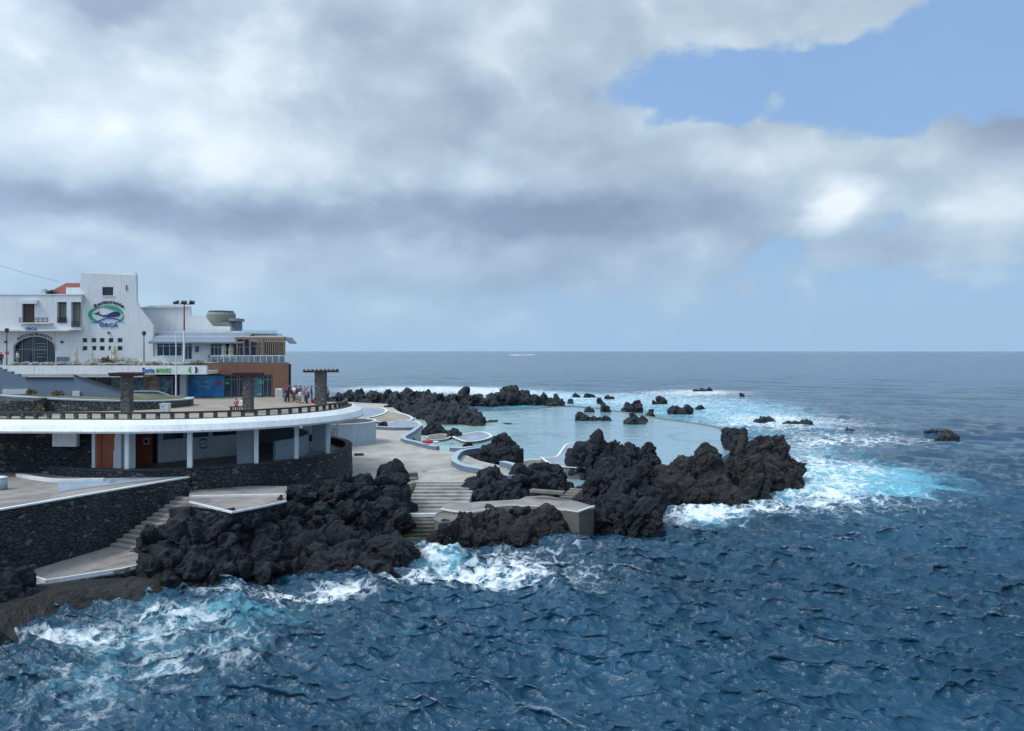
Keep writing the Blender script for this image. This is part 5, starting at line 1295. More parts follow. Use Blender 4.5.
# broad columns
MB().prism([(lx(121, 66.6), 66.6), (lx(135.5, 66.6), 66.6), (lx(135.5, 68), 68), (lx(121, 68), 68)], FZ, CZ).build('column', 'grey_column', r)
MB().facade([(lx(114, 66.4), PZT - .7), (lx(114, 66.4), 7.2), (lx(115, 66.4), 7.3), (lx(115, 66.4), 8.3), (lx(117.5, 66.4), CZ), (lx(121.5, 66.4), CZ), (lx(121.5, 66.4), PZT - .7)], 66.3, 66.59).build('stepped_column', 'white_wall', r)
MB().obox((lx(244.5, 71), 71.3), (1, -0.2), 0.62, 0.4, FZ, CZ).build('column', 'grey_column', r)
MB().obox((lx(319, 81), 82), (1, 0.1), 0.85, 0.7, FZ, CZ).build('column', 'grey_column', r)
# painted doors, kiosk with emblem
dd = 67.0
MB().box(lx(96, dd), lx(114.5, dd), dd, dd + 0.12, FZ, CZ).build('orange_door', 'orange_door', r)
MB().box(lx(101, dd), lx(101.4, dd), dd - 0.02, dd - 0.003, FZ, CZ).build('door_seam', 'dark_trim', r)
d2 = 72.5
MB().box(lx(135.5, d2), lx(152, d2), d2, d2 + 0.12, FZ, CZ).build('orange_door', 'orange_door', r)
sgn = MB().box(lx(143.5, d2), lx(149.5, d2), d2 - 0.05, d2 - 0.002, lz(444.5, d2), lz(438, d2)).build('door_sign', 'white_trim', r)
MB().box(lx(145, d2), lx(148, d2), d2 - 0.065, d2 - 0.051, lz(443, d2), lz(439.6, d2)).build('pictogram', 'logo_black', sgn)
kA = Vector((lx(158, 73), 73.0)); kB = Vector((lx(240, 78.5), 78.5)); ku = (kB - kA).normalized(); kn = Vector((ku.y, -ku.x))
def kiosk(f0, f1, z0, z1, o=0.0, th=0.3):
    a = kA + (kB - kA) * f0 + kn * o; b_ = kA + (kB - kA) * f1 + kn * o
    return MB().prism([(a.x, a.y), (b_.x, b_.y), (b_.x - kn.x * th, b_.y - kn.y * th), (a.x - kn.x * th, a.y - kn.y * th)], z0, z1)
kiosk(0, 1, FZ, 7.35).build('kiosk_wall', 'white_paint', r)
for a, b_ in ((0, 0.06), (0.60, 0.65), (0.96, 1.0), (0.3, 0.32)): kiosk(a, b_, 7.35, CZ).build('kiosk_pier', 'white_wall', r)
kiosk(0.05, 0.97, 7.35, CZ, -0.2, 0.05).build('kiosk_glass', 'blue_dark_glass', r)
kiosk(0.0, 1.0, 3.9, CZ - 0.06, -3.0, 0.2).build('inner_wall', 'blue_grey_wall', r)
# circular arrow emblem on the kiosk wall
ec = kA + (kB - kA) * 0.535 + kn * 0.012
em = MB()
for t0, t1 in ((20, 170), (200, 350)):
    rg = ring(0, 0, 0.43, 0.43, 0.13, t0, t1, 0, n=18)
    em.add([(ec.x + ku.x * v[0] + kn.x * (0.03 - v[1] * 0.4), ec.y + ku.y * v[0] + kn.y * (0.03 - v[1] * 0.4), 6.72 + v[2]) for v in rg.V], rg.Fc)
em.build('emblem', 'logo_teal', r)
ew = MB()
for k in range(2):
    ew.add([(ec.x + ku.x * s * 0.3 + kn.x * 0.03, ec.y + ku.y * s * 0.3 + kn.y * 0.03, 6.68 + 0.08 * k + 0.05 * s + dz) for s in (-1, 1) for dz in (0, 0.035)], [(0, 2, 3, 1)])
ew.build('emblem_wave', 'logo_teal', r)
# dark curved rear wall inside
MB().sweep([ringpt(10.5, a) for a in range(60, 190, 6)][::-1], [(-0.15, FZ), (-0.15, 7.2), (0.15, 7.2), (0.15, FZ)]).build('rear_wall', 'pale_blue_wall', r)
# back wall of dark stone to the left, with white panel
r = empty('stone_wall', Vector((lx(40, 69), 69, FZ)), 'dark basalt wall rising behind the left end of the pavilion roof', 'stone wall')
MB().prism([(lx(-60, 69.5) - 8, 69.4), (lx(93, 67.6), 67.6), (lx(93, 67.6) + .1, 68.6), (lx(93, 67.6), 71), (lx(-60, 69.5) - 8, 73)], 3.5, CZ - 0.01).build('masonry', 'basalt_masonry', r)
MB().prism([(lx(-60, 69.5) - 8, 69.4), (lx(34, 69), 69.0), (lx(37, 70), 70), (lx(34, 72), 74.0), (lx(-60, 69.5) - 8, 76)], CZ - 0.008, 11.2).build('masonry', 'basalt_masonry', r)
MB().box(lx(55, 66.8), lx(79, 66.8), 66.4, 66.9, lz(446, 66.8), CZ - 0.005).build('white_panel', 'white_trim', r)

# ---------------------------------------------------------- terrace rail --
r = empty('terrace_railing', Vector((*ringpt(14.2, 0), TZ)), 'low concrete railing of short posts and a flat beam round the terrace edge', 'railing')
rp_ = outl(14.35, -6, 108)
MB().sweep(rp_, [(-0.16, TZ + 0.52), (-0.16, TZ + 0.66), (0.16, TZ + 0.66), (0.16, TZ + 0.52)]).build('rail', 'dark_concrete', r)
posts = [ringpt(14.35, a) for a in np.arange(-4, 108, 4.4)]
s_ = ringpt(14.35, -6)
k = 0
while k < 14: posts.append((s_[0] - 0.6 - 1.1 * k, s_[1] + 0.02 + (0.04 * k if k > 7 else 0.02 * k))); k += 1
pm = None
for (x, y) in posts:
    if pm is None:
        o = MB().box(-0.14, 0.14, -0.12, 0.12, 0, 0.43).build('post', 'column_masonry', r, local=True, bevel=0.01); pm = o
    else: o = pm.copy(); COL.objects.link(o)
    o.parent = r; o.location = Vector((x, y, TZ + 0.09)) - r.location
# ------------------------------------------------ mushroom shade pillars --
def shade(px, d, rot, label, slat_len, wide=0.38):
    b_ = Vector((lx(px, d), d, TZ))
    r = empty('shade_pillar', b_, label, 'shade pillar', 'stone pillars with slatted shades along the terrace')
    MB().box(b_.x - wide, b_.x + wide, b_.y - 0.45, b_.y + 0.45, TZ, TZ + 3.35).build('pillar', 'column_masonry', r, bevel=0.02)
    u = Vector((math.cos(rot), math.sin(rot))); v = Vector((-u.y, u.x))
    for sgn_ in (-1, 1):
        c = b_.xy + v * sgn_ * 0.8
        MB().obox((c.x, c.y), (u.x, u.y), slat_len / 2, 0.09, TZ + 3.36, TZ + 3.52).build('beam', 'maroon_wood', r)
    for k in range(9):
        c = b_.xy + u * ((k - 4) / 4 * (slat_len / 2 - 0.1))
        MB().obox((c.x, c.y), (v.x, v.y), 1.25, 0.06, TZ + 3.53, TZ + 3.68).build('slat', 'maroon_wood', r)
shade(127, 71.5, 0.1, 'leftmost stone pillar with a flat slatted shade, in front of the blue ramp wall', 2.4)
shade(248.3, 73.0, 0.15, 'middle stone pillar with a slatted shade, in front of the brown shop', 2.6)
shade(320.8, 84.5, 0.3, 'rightmost stone pillar with a wide double slatted shade next to the crowd', 3.6, 0.55)

# blue-grey drum terrace right of the pavilion
dc = Vector((lx(338, 108), 108)); 
r = empty('round_terrace', Vector((dc.x, dc.y, PZ)), 'pale blue drum shaped terrace wall standing on the plaza behind the pavilion', 'terrace')
MB().lathe([(4.9, -0.5), (4.9, 2.9)], (dc.x, dc.y + 1.0, PZ), 56, 1.0, 1.0).build('drum_wall', 'pale_blue_wall', r)
MB().sweep([(dc.x + 4.8 * math.cos(a), dc.y + 1.0 + 4.8 * math.sin(a)) for a in np.linspace(0, 2 * PI, 57)[:-1]], [(-0.16, PZ + 2.9), (-0.16, PZ + 3.0), (0.16, PZ + 3.0), (0.16, PZ + 2.9)], True).build('coping', 'white_trim', r)
MB().lathe([(4.6, 2.9), (4.6, 2.93)], (dc.x, dc.y + 1.0, PZ), 48).build('deck', 'dark_concrete', r)
# lattice gate beside it
gx = lx(332, 93)
r = empty('service_trolley', Vector((gx, 93, FZ)), 'small metal lattice frame at the far end of the pavilion floor', 'frame')
g_ = MB()
for k in range(4): g_.tube([(gx - 0.5 + k * 0.33, 93, FZ), (gx - 0.5 + k * 0.33, 93, FZ + 1.2)], 0.03, 6)
g_.tube([(gx - 0.5, 93, FZ + 1.2), (gx + 0.5, 93, FZ + 1.2)], 0.03, 6); g_.tube([(gx - 0.5, 93, FZ + 0.1), (gx + 0.5, 93, FZ + 1.2)], 0.03, 6); g_.tube([(gx - 0.5, 93, FZ + 1.2), (gx + 0.5, 93, FZ + 0.1)], 0.03, 6)
g_.build('lattice', 'grey_metal', r)
# =============================================================== small things
# floodlight mast
d = 95.0; b0 = Vector((lx(184.2, d), d, UZ))
r = empty('floodlight_mast', b0, 'tall mast with three dark floodlights, red upper half and white foot, by the cafe awning', 'mast')
MB().tube([b0, b0 + Vector((0, 0, 4.2))], [0.13, 0.11], 10).build('lower_pole', 'white_trim', r)
MB().tube([b0 + Vector((0, 0, 4.2)), b0 + Vector((0, 0, 7.4))], [0.10, 0.07], 10).build('upper_pole', 'red_metal', r)
MB().tube([b0 + Vector((-0.9, 0, 7.35)), b0 + Vector((0.9, 0, 7.3))], 0.05, 8).build('cross_arm', 'dark_metal', r)
for dx_, tl in ((-0.95, -0.35), (0.0, 0.1), (0.95, 0.35)):
    m_ = MB(); m_.box(-0.3, 0.3, -0.2, 0.25, -0.14, 0.16)
    o = m_.build('floodlight', 'dark_metal', r, local=True, bevel=0.03); o.location = (dx_, -0.05, 7.5); o.rotation_euler = (0.5, tl * 0.5, tl)
    g_ = MB().box(-0.25, 0.25, -0.215, -0.203, -0.1, 0.12).build('lens', 'window_glass', o, local=True)
# white flagpole
d = 84.5; b0 = Vector((lx(176, d), d, TZ))
r = empty('flagpole', b0, 'thin white flagpole rising from the promenade in front of the fascia', 'flagpole')
MB().tube([b0, b0 + Vector((0, 0, 7.5))], [0.085, 0.05], 10).build('pole', 'white_trim', r)
MB().lathe([(0.02, 0), (0.1, 0.07), (0.02, 0.16)], b0 + Vector((0, 0, 7.5)), 10).build('finial', 'white_trim', r)
MB().lathe([(0.22, 0), (0.22, 0.12), (0.1, 0.2)], b0, 12).build('foot', 'white_trim', r)
# street lamps
for px, top, lab in ((144, 331, 'slim dark street lamp in front of the tower flare'), (6.8, 328, 'slim dark street lamp with a red notice near the left edge by the arch')):
    d = 96.2; b0 = Vector((lx(px, d), d, UZ)); hh = lz(top, d) - UZ
    r = empty('street_lamp', b0, lab, 'street lamp', 'slim lamps on the upper street')
    MB().tube([b0, b0 + Vector((0, 0, hh - 0.5))], [0.07, 0.05], 8).build('pole', 'dark_metal', r)
    MB().lathe([(0.08, 0), (0.22, 0.08), (0.2, 0.42), (0.26, 0.46), (0.05, 0.55)], b0 + Vector((0, 0, hh - 0.55)), 10).build('lamp_head', 'dark_metal', r)
    MB().tube([b0 + Vector((-0.35, 0, hh - 0.15)), b0 + Vector((0.35, 0, hh - 0.15))], 0.025, 6).build('bracket', 'dark_metal', r)
    if px < 50: MB().box(b0.x - 0.12, b0.x + 0.3, b0.y - 0.1, b0.y - 0.07, UZ + 1.3, UZ + 1.7).build('notice', 'cloth_red', r)
# overhead cable from a timber pole off to the left
c0, c1 = at(-60, 244, 97), at(58, 281.5, 106)
pts = [c0 + (c1 - c0) * (k / 16) + Vector((0, 0, -0.3 * math.sin(PI * k / 16))) for k in range(17)]
setp(MB().tube(pts, 0.02, 5).build('overhead_cable', 'grey_metal'), 'single thin cable sagging in from the left above the white roofs', 'cable')
# closed parasols
def parasol(loc, hh, label, s=1.0):
    r = empty('closed_parasol', loc, label, 'parasol', 'closed cream parasols')
    MB().tube([loc, loc + Vector((0, 0, hh + 0.1))], 0.03, 8).build('pole', 'white_trim', r)
    cv = MB(); n = 16; prof = [(0.06, hh), (0.13, hh - 0.25), (0.2, hh - 0.8), (0.16, hh - 1.15), (0.27, hh - 1.6), (0.2, hh - 1.85)]
    base = len(cv.V)
    for rd, z_ in prof[::-1]:
        for k in range(n):
            a = 2 * PI * k / n; q_ = rd * s * (1 + (0.25 if k % 2 else -0.15)); cv.V.append((loc.x + q_ * math.cos(a), loc.y + q_ * math.sin(a), loc.z + z_))
    for i in range(len(prof) - 1):
        for k in range(n): a = base + i * n + k; b_ = base + i * n + (k + 1) % n; cv.Fc.append((a, b_, b_ + n, a + n))
    cv.Fc.append(tuple(base + (len(prof) - 1) * n + k for k in range(n)))
    cv.build('canopy', 'cream_fabric', r)
    MB().lathe([(0.3, 0), (0.3, 0.1), (0.06, 0.16)], loc, 12).build('foot', 'grey_metal', r)
parasol(Vector((lx(75.5, 96.5), 96.5, UZ)), 2.3, 'closed cream parasol with a pinkish top between arch and tower', 1.0)
parasol(Vector((lx(92, 96.0), 96.0, UZ)), 2.2, 'slim closed white parasol under the ten square windows, left one', 0.6)
parasol(Vector((lx(113.5, 96.2), 96.2, UZ)), 2.5, 'plump closed cream parasol before the right hand square windows', 1.5)
parasol(Vector((lx(224.5, 98.8), 98.6, 14.12)), 2.3, 'left one of two closed parasols on the cafe terrace', 1.35)
parasol(Vector((lx(231.5, 98.8), 98.6, 14.12)), 2.3, 'right one of two closed parasols on the cafe terrace', 1.35)
# terrace tables and chairs seen through the balustrade
def cafe_set(px, lab):
    b_ = Vector((lx(px, 98.9), 98.9, 14.12))
    r = empty('cafe_table', b_, lab, 'table', 'round tables behind the glass balustrade')
    MB().lathe([(0.4, 0.70), (0.42, 0.74)], b_, 16).build('table_top', 'white_trim', r)
    MB().tube([b_, b_ + Vector((0, 0, 0.7))], 0.03, 6).build('leg', 'grey_metal', r)
    for s in (-1, 1):
        cb_ = b_ + Vector((s * 0.72, 0.05, 0))
        c = empty('cafe_chair', cb_, 'white cafe chair ' + ('left' if s < 0 else 'right') + ' of the ' + lab, 'chair', 'white cafe chairs behind the balustrade')
        MB().box(cb_.x - .22, cb_.x + .22, cb_.y - .22, cb_.y + .22, cb_.z + 0.42, cb_.z + 0.46).build('seat', 'white_trim', c)
        MB().box(cb_.x + s * 0.2 - 0.02, cb_.x + s * 0.2 + .02, cb_.y - .22, cb_.y + .22, cb_.z + 0.461, cb_.z + 0.9).build('backrest', 'white_trim', c)
        for a in (-.19, .19):
            for b2 in (-.19, .19): MB().tube([cb_ + Vector((a, b2, 0)), cb_ + Vector((a, b2, 0.42))], 0.018, 5).build('leg', 'grey_metal', c)
cafe_set(215.5, 'round table at the left end of the balustrade'); cafe_set(243, 'round table under the timber posts'); cafe_set(254, 'round table before the slat screen'); cafe_set(272, 'round table at the right end of the balustrade')

# garden stones and shrubs edging the upper street
stone_protos = []
for k in range(4):
    bm = bmesh.new(); bmesh.ops.create_icosphere(bm, subdivisions=3, radius=0.42)
    me_ = bpy.data.meshes.new('garden_stone'); bm.to_mesh(me_); bm.free()
    n = len(me_.vertices); V_ = np.empty(n * 3); me_.vertices.foreach_get('co', V_); V_ = V_.reshape(-1, 3)
    V_ *= (1 + 0.5 * fbm(V_ * 2.2, 300 + k, 3) + 0.2 * (0.5 - worley(V_ * 3, 310 + k)))[:, None]; V_ *= np.array([1.2 + 0.3 * k, 0.9, 0.62 + 0.12 * k])
    me_.vertices.foreach_set('co', V_.ravel()); me_.update(); me_.materials.append(MATS['garden_stone']); stone_protos.append(me_)
rr = random.Random(12)
x = 11.0
while x < 200:
    d = 94.4 + rr.uniform(-0.5, 0.9)
    o = bpy.data.objects.new('garden_stone', stone_protos[rr.randrange(4)]); COL.objects.link(o)
    o.location = (lx(x, d), d, UZ + 0.16); o.rotation_euler = (rr.uniform(-.2, .2), rr.uniform(-.2, .2), rr.uniform(0, 6)); s = rr.uniform(0.5, 1.15) * (0.55 if x > 150 else 1); o.scale = (s, s, s)
    setp(o, 'rounded pale boulder in the garden row edging the upper street above the fascia', 'garden stone', 'boulders edging the upper street')
    x += rr.uniform(3.2, 5.4)
st(MB().box(lx(8, 93.75), lx(206, 93.75), 93.75, 95.6, UZ, UZ + 0.10).build('flower_bed', 'turf'))
def shrub(loc, rx, ry, rz, n, mat, label, seed, leafs=0.12, name='shrub'):
    rr = random.Random(seed); r = empty(name, loc, label, 'shrub')
    mb = MB()
    for k in range(n):
        while True:
            p = Vector((rr.uniform(-1, 1), rr.uniform(-1, 1), rr.uniform(0, 1)))
            if 0.35 < p.length < 1 + 0.2 * math.sin(p.x * 7 + seed) * math.cos(p.y * 5): break
        c = loc + Vector((p.x * rx, p.y * ry, p.z * rz)); u = Vector((rr.uniform(-1, 1), rr.uniform(-1, 1), rr.uniform(-.3, 1))).normalized(); v = u.cross(Vector((rr.uniform(-1, 1), rr.uniform(-1, 1), rr.uniform(-1, 1)))).normalized()
        l = leafs * rr.uniform(0.7, 1.5); mb.add([c, c + u * l * 0.5 + v * l * 0.3, c + u * l, c + u * l * 0.5 - v * l * 0.3], [(0, 1, 2, 3)])
    mb.build('foliage', mat, r)
    tw_ = MB()
    for k in range(6): a = k * PI / 3; tw_.tube([loc, loc + Vector((math.cos(a) * rx * 0.35, math.sin(a) * ry * 0.35, rz * 0.55))], [0.03, 0.012], 5)
    tw_.build('stem', 'brown_shutter', r)
    return r
Sx = lambda px, d, z: Vector((lx(px, d), d, z))
shrub(Sx(97, 97.8, UZ), 1.6, 0.6, 0.8, 500, 'foliage', 'dark green hedge bush left under the square windows', 1)
shrub(Sx(108, 97.8, UZ), 0.9, 0.5, 1.15, 350, 'foliage_olive', 'spiky yellowish bush in the middle under the square windows', 2, 0.22)
shrub(Sx(125, 97.6, UZ), 1.7, 0.6, 0.95, 500, 'foliage', 'dark green bush at the right foot of the tower', 3)
shrub(Sx(197, 94.6, UZ), 1.1, 0.5, 0.65, 350, 'foliage', 'green bush on the right end of the fascia', 4)
shrub(Sx(157, 94.4, UZ), 0.9, 0.5, 0.55, 260, 'foliage_olive', 'reddish dry bush on the fascia behind the blue lettering', 5)
shrub(Sx(146, 94.4, UZ), 0.7, 0.5, 0.4, 200, 'foliage', 'flat green plant on the fascia left of the dry bush', 6)
shrub(Sx(31.5, 77.5, 11.32), 0.55, 0.4, 0.55, 220, 'foliage_olive', 'brownish tuft on the lawn right of the long white grille', 7, 0.16)
shrub(Sx(57.5, 77.5, 11.2), 0.6, 0.4, 0.42, 240, 'foliage_olive', 'yellow green tuft on the lawn in the middle of the blue wall', 8, 0.16)
shrub(Sx(38, 68.5, 9.9), 0.4, 0.4, 1.0, 220, 'foliage_olive', 'dry shoot growing where the roof edge meets the basalt wall', 9, 0.16)
# palm behind the parapet
b0 = Sx(50, 104, lz(301, 104))
r = empty('palm', b0, 'small palm whose fronds show over the white parapet left of the red roof', 'palm')
MB().tube([b0, b0 + Vector((0, 0, 0.9))], [0.14, 0.1], 8).build('trunk', 'brown_shutter', r)
fr = MB(); rr = random.Random(3)
for k in range(26):
    a = k * 2.4; el_ = rr.uniform(0.1, 1.2); L_ = rr.uniform(0.9, 1.5)
    dr = Vector((math.cos(a) * math.cos(el_), math.sin(a) * math.cos(el_), math.sin(el_)))
    o0 = b0 + Vector((0, 0, 0.9)); prev = o0
    for j in range(1, 7):
        f = j / 6; p = o0 + dr * L_ * f + Vector((0, 0, -0.5 * f * f)); sd2 = dr.cross(Vector((0, 0, 1))).normalized()
        for s in (-1, 1): fr.add([prev, p, p + sd2 * s * 0.32 * (1 - f * 0.5) + Vector((0, 0, -0.12))], [(0, 1, 2)])
        prev = p
fr.build('frond', 'foliage_palm', r)

# boxes and seats on the promenade
d = 72.6; b0 = Sx(165.3, d, TZ)
r = empty('utility_box', b0, 'white square utility box standing just inside the railing', 'utility box')
MB().box(b0.x - 0.38, b0.x + 0.38, d - .3, d + .3, TZ, lz(404.2, d)).build('cabinet', 'white_trim', r, bevel=0.02)
MB().box(b0.x - 0.42, b0.x + 0.42, d - .34, d + .34, lz(404.2, d), lz(403.3, d)).build('lid', 'white_paint', r, bevel=0.01)
MB().box(b0.x - 0.2, b0.x - 0.05, d - .31, d - .302, TZ + 0.55, TZ + 0.62).build('handle', 'dark_metal', r)
d = 95.0; b0 = Sx(279, d, TZ)
r = empty('meter_cabinet', b0, 'pale grey cabinet against the right corner of the brown shop', 'cabinet')
MB().box(b0.x - 0.36, b0.x + 0.36, d - .25, d + .25, TZ, TZ + 1.15).build('cabinet', 'white_trim', r, bevel=0.02)
MB().box(b0.x - 0.28, b0.x + 0.28, d - .262, d - .253, TZ + 0.15, TZ + 1.0).build('door', 'grey_column', r)
d = 74.2; b0 = Sx(239.5, d, TZ)
r = empty('park_bench', b0, 'dark bench on the promenade left of the middle pillar, two people on it', 'bench')
MB().box(b0.x - 0.95, b0.x + 0.85, d - .22, d + .22, TZ + 0.40, TZ + 0.46).build('seat', 'dark_metal', r, bevel=0.01)
for s in (-0.75, 0.65): MB().box(b0.x + s - 0.06, b0.x + s + 0.06, d - .2, d + .2, TZ, TZ + 0.40).build('leg', 'dark_concrete', r)
b0 = on(376, 447, PZ)

# flat stones / debris lying on the plaza
def slab(px, py, z, w, dp, h, rot, label, mat='dark_concrete'):
    c = on(px, py, z); o = MB().obox((c.x, c.y), (math.cos(rot), math.sin(rot)), w / 2, dp / 2, z, z + h).build('stone_slab', mat, None, bevel=0.02)
    setp(o, label, 'slab')
slab(359, 455.5, PZ, 1.1, 0.5, 0.25, 0.1, 'small dark kerb stone on the plaza below the blue drum')
slab(411, 477.6, PZ, 1.2, 0.8, 0.5, 0.4, 'tilted concrete block at the top left corner of the sea stairs', 'weathered')
slab(407, 480.5, PZ - 0.1, 1.9, 1.3, 0.25, 0.5, 'flat concrete slab beside the lone boulder', 'weathered')
slab(424, 477.9 - 6, PZ, 0.35, 0.35, 0.04, 0, 'drain cover in the plaza near the top of the sea stairs', 'grey_metal')
slab(425, 470.6, PZ, 0.6, 0.9, 0.03, 0, 'pale square hatch in the middle of the plaza', 'blue_pavement')

# --------------------------------------------------------------- people --
def body_mesh(joints, edges):
    me = bpy.data.meshes.new('person_body')
    names = list(joints); ix = {n: i for i, n in enumerate(names)}
    me.from_pydata([joints[n][:3] for n in names], [(ix[a], ix[b]) for a, b in edges], [])
    o = bpy.data.objects.new('tmp', me); COL.objects.link(o)
    o.modifiers.new('s', 'SKIN'); s = o.modifiers.new('ss', 'SUBSURF'); s.levels = 1
    lay = me.skin_vertices[0].data
    for n in names:
        rad = joints[n][3]; lay[ix[n]].radius = rad if isinstance(rad, tuple) else (rad, rad); lay[ix[n]].use_root = (n == 'pelvis')
    out = bpy.data.meshes.new_from_object(o.evaluated_get(bpy.context.evaluated_depsgraph_get()))
    bpy.data.objects.remove(o)
    return out
def make_person(loc, rot, label, top, bottom, hair, h=1.72, seated=False, arms='down', stride=0.0, seed=0, sleeve=0.45, shorts=False, group=None):
    J = {}; E_ = []
    k = h / 1.78
    hipz = 0.5 if seated else 0.93
    J['pelvis'] = (0, 0, hipz + 0.03, (0.15, 0.11)); J['belly'] = (0, 0.0, hipz + 0.2, (0.135, 0.1)); J['chest'] = (0, 0.0, hipz + 0.42, (0.165, 0.11)); J['nape'] = (0, 0.01, hipz + 0.56, (0.075, 0.065))
    J['neck'] = (0, 0.0, hipz + 0.62, 0.052); J['jaw'] = (0, -0.015, hipz + 0.68, (0.066, 0.078)); J['head'] = (0, -0.005, hipz + 0.75, (0.078, 0.094)); J['crown'] = (0, 0.005, hipz + 0.82, (0.058, 0.072))
    E_ += [('pelvis', 'belly'), ('belly', 'chest'), ('chest', 'nape'), ('nape', 'neck'), ('neck', 'jaw'), ('jaw', 'head'), ('head', 'crown')]
    for s, t_ in ((-1, 'l'), (1, 'r')):
        S0 = hipz + 0.50
        J['sh' + t_] = (s * 0.19, 0, S0, 0.058)
        if arms == 'down' or (arms == 'mixed' and s < 0): el, wr = (s * 0.25, 0.03, S0 - 0.28), (s * 0.25, -0.06, S0 - 0.52)
        else: el, wr = (s * 0.24, -0.05, S0 - 0.27), (s * 0.14, -0.25, S0 - 0.20)
        if seated: el, wr = (s * 0.24, -0.04, S0 - 0.27), (s * 0.15, -0.27, S0 - 0.36)
        J['el' + t_] = (*el, 0.042); J['wr' + t_] = (*wr, 0.028)
        dv = (Vector(wr) - Vector(el)).normalized(); pm_ = Vector(wr) + dv * 0.07; J['pa' + t_] = (*pm_, (0.030, 0.020))
        E_ += [('chest', 'sh' + t_), ('sh' + t_, 'el' + t_), ('el' + t_, 'wr' + t_), ('wr' + t_, 'pa' + t_)]
        sidev = dv.cross(Vector((1, 0, 0))).normalized()
        for f in range(4):
            q_ = pm_ + sidev * (f - 1.5) * 0.019 + dv * 0.035; J[f'f{f}{t_}'] = (*q_, 0.009); q2 = q_ + dv * (0.04, 0.047, 0.044, 0.034)[f] + Vector((-s * 0.012, 0, 0)); J[f'g{f}{t_}'] = (*q2, 0.008)
            E_ += [('pa' + t_, f'f{f}{t_}'), (f'f{f}{t_}', f'g{f}{t_}')]
        th = Vector(wr) + dv * 0.03 + sidev * -0.035; J['th' + t_] = (*th, 0.010); th2 = th + dv * 0.04 + sidev * -0.012; J['ti' + t_] = (*th2, 0.009); E_ += [('wr' + t_, 'th' + t_), ('th' + t_, 'ti' + t_)]
        st_ = stride * s
        if seated:
            J['hi' + t_] = (s * 0.1, -0.03, hipz, 0.09); J['kn' + t_] = (s * 0.12, -0.44, hipz + 0.01, 0.06); J['an' + t_] = (s * 0.12, -0.42, 0.09, 0.042); J['to' + t_] = (s * 0.13, -0.58, 0.04, 0.038)
        else:
            J['hi' + t_] = (s * 0.095, 0, hipz - 0.08, 0.092); J['kn' + t_] = (s * 0.1, -0.02 + st_ * 0.5, 0.50, 0.062); J['an' + t_] = (s * 0.1, 0.02 + st_, 0.09, 0.042); J['to' + t_] = (s * 0.12, -0.14 + st_, 0.04, 0.038)
        J['he' + t_] = (J['an' + t_][0], J['an' + t_][1] + 0.05, 0.04, 0.035)
        E_ += [('pelvis', 'hi' + t_), ('hi' + t_, 'kn' + t_), ('kn' + t_, 'an' + t_), ('an' + t_, 'to' + t_), ('an' + t_, 'he' + t_)]
    me = body_mesh(J, E_)
    V = np.array([v.co[:] for v in me.vertices]) * k
    # face: brow, nose and chin pushed out of the front of the head
    hz_ = (hipz + 0.74) * k
    for i, v in enumerate(V):
        if v[2] > (hipz + 0.64) * k and v[1] < -0.02:
            nose = math.exp(-((v[0] / 0.018) ** 2 + ((v[2] - hz_ + 0.005) / 0.022) ** 2)); eye = math.exp(-(((abs(v[0]) - 0.033) / 0.016) ** 2 + ((v[2] - hz_ - 0.02) / 0.014) ** 2))
            V[i, 1] -= 0.022 * nose - 0.008 * eye
    root = empty('person', loc, label, 'person', group); root.rotation_euler = (0, 0, rot)
    me.vertices.foreach_set('co', V.ravel()); me.update(); me.materials.clear()
    body = link_mesh('body', me, 'skin', root, True)
    # clothes and hair are shells lifted off the body
    def shell(name, mat, test, off):
        bm = bmesh.new(); bm.from_mesh(me); bm.normal_update()
        bmesh.ops.delete(bm, geom=[f for f in bm.faces if not test(f.calc_center_median() / k)], context='FACES')
        for v in bm.verts: v.co += v.normal * off
        bmesh.ops.solidify(bm, geom=bm.faces[:], thickness=0.004)
        m2 = bpy.data.meshes.new(name); bm.to_mesh(m2); bm.free(); link_mesh(name, m2, mat, root, True)
    shell('shirt', top, lambda c: (hipz + 0.03 < c.z < hipz + 0.585 and abs(c.x) < 0.20) or (abs(c.x) >= 0.17 and c.z > hipz + 0.5 - sleeve), 0.022)
    lo = 0.42 if shorts else 0.10
    if seated: shell('trousers', bottom, lambda c: c.z <= hipz + 0.06 and abs(c.x) < 0.22 and (c.z > 0.12) and not (c.y < -0.2 and c.z > hipz + 0.075), 0.018)
    else: shell('trousers', bottom, lambda c: lo < c.z <= hipz + 0.06 and abs(c.x) < 0.205, 0.018)
    shell('hair', hair, lambda c: c.z > hipz + 0.79 or (c.z > hipz + 0.66 and c.y > 0.012), 0.018)
    shell('shoes', 'cloth_black', lambda c: c.z < 0.085, 0.008)
    return root
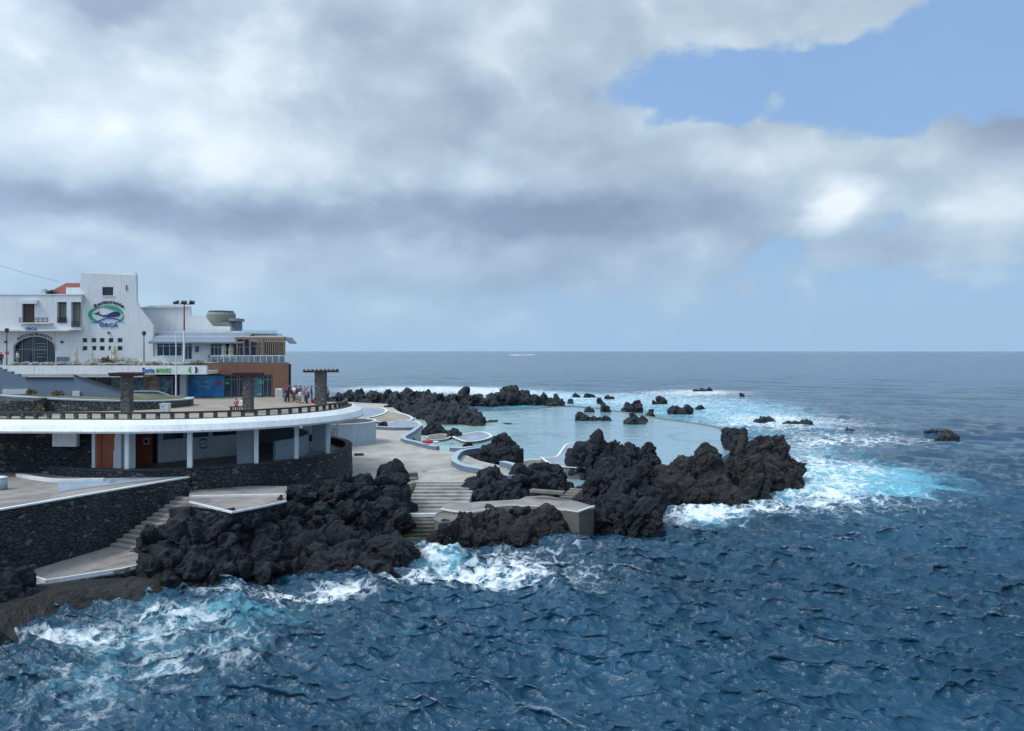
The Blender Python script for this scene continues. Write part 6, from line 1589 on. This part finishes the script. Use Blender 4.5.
PP = [
 (287.5, 86.5, 0.3, 'person in dark navy clothes at the left end of the crowd', 'cloth_navy', 'cloth_black', 'hair_dark', 1.74, 'down'),
 (291, 87.2, 2.8, 'person with a maroon backpack seen from behind, second in the crowd', 'cloth_maroon', 'cloth_tan', 'hair_dark', 1.66, 'down'),
 (294, 89, -0.5, 'person in a white shirt behind the maroon backpack', 'cloth_white', 'cloth_denim', 'hair_dark', 1.8, 'up'),
 (297, 86.5, 2.4, 'person in black top and bare legs near the middle of the crowd', 'cloth_black', 'cloth_tan', 'hair_fair', 1.7, 'mixed'),
 (299.5, 88.6, 0.8, 'person in grey green jacket in the middle of the crowd', 'cloth_grey', 'cloth_black', 'hair_dark', 1.8, 'down'),
 (302.5, 85.8, -1.2, 'person with white trousers and grey top in front of the crowd', 'cloth_grey', 'cloth_white', 'hair_fair', 1.62, 'mixed'),
 (305, 89.4, 1.5, 'person in pink top in the back row of the crowd', 'cloth_pink', 'cloth_denim', 'hair_dark', 1.66, 'down'),
 (308, 87.6, -0.4, 'person in pale blue shirt beside the red bag', 'cloth_sky', 'cloth_navy', 'hair_dark', 1.68, 'up'),
 (285, 88.5, -0.8, 'person in dark cap coloured hair and maroon top behind the left end of the crowd', 'cloth_maroon', 'cloth_denim', 'hair_dark', 1.7, 'down'),
 (289.2, 89.6, 1.0, 'person in black jacket at the back left of the crowd', 'cloth_black', 'cloth_grey', 'hair_dark', 1.82, 'mixed'),
 (296, 90.4, -2.2, 'person in red top in the back row near the middle of the crowd', 'cloth_red', 'cloth_black', 'hair_dark', 1.78, 'down'),
 (301, 90.2, 2.2, 'person in denim blue top in the back row of the crowd', 'cloth_denim', 'cloth_grey', 'hair_fair', 1.8, 'down'),
 (300.2, 84.9, 0.2, 'small person in white top and tan shorts at the very front of the crowd', 'cloth_white', 'cloth_tan', 'hair_dark', 1.45, 'down'),
 (306.6, 85.6, 1.9, 'person in tan top and black trousers at the front right of the crowd', 'cloth_tan', 'cloth_black', 'hair_dark', 1.6, 'mixed'),
 (311.5, 88.5, 2.0, 'person in navy jacket close to the right pillar', 'cloth_navy', 'cloth_denim', 'hair_dark', 1.76, 'down'),
]
for i, (px, d, rot, lab, tp, bt, hr, hh, ar) in enumerate(PP):
    make_person(Vector((lx(px, d), d, TZ)), rot, lab, tp, bt, hr, hh, False, ar, 0.06 if i % 2 else 0.0, i, 0.3 if i % 3 == 0 else 0.5, shorts=(i in (1, 3, 7)))
make_person(Vector((lx(236.3, 74.2), 74.2, TZ)), 0.15, 'person in pink top seated at the left of the dark bench', 'cloth_pink', 'cloth_black', 'hair_dark', 1.66, True)
make_person(Vector((lx(242.2, 74.2), 74.2, TZ)), -0.2, 'person in white top seated on the bench next to the middle pillar', 'cloth_white', 'cloth_navy', 'hair_dark', 1.7, True)
make_person(Vector((lx(17.5, 96.8), 96.8, UZ)), -1.5, 'person in a white shirt walking past the arch', 'cloth_white', 'cloth_tan', 'hair_fair', 1.76, False, 'down', 0.14, shorts=True)
make_person(Vector((lx(1, 96.6), 96.6, UZ)), 0.6, 'person in dark red top at the far left edge of the street', 'cloth_maroon', 'cloth_navy', 'hair_dark', 1.66)
make_person(Vector((lx(327.5, 88.2), 88.2, TZ)), 2.6, 'person in grey top leaning by the railing right of the last pillar', 'cloth_grey', 'cloth_black', 'hair_dark', 1.64)
# bag on the ground
b0 = Vector((lx(313.2, 86.4), 86.4, TZ)); r = empty('shoulder_bag', b0 + Vector((0, 0, 0)), 'bright red bag at the right side of the crowd', 'bag')
MB().box(b0.x - 0.2, b0.x + 0.22, b0.y - .12, b0.y + .12, TZ, TZ + 0.42).build('bag_body', 'cloth_red', r, bevel=0.05)
MB().tube([b0 + Vector((-0.12, 0, 0.42)), b0 + Vector((-0.06, 0, 0.6)), b0 + Vector((0.08, 0, 0.6)), b0 + Vector((0.14, 0, 0.42))], 0.015, 6).build('handle', 'cloth_black', r)
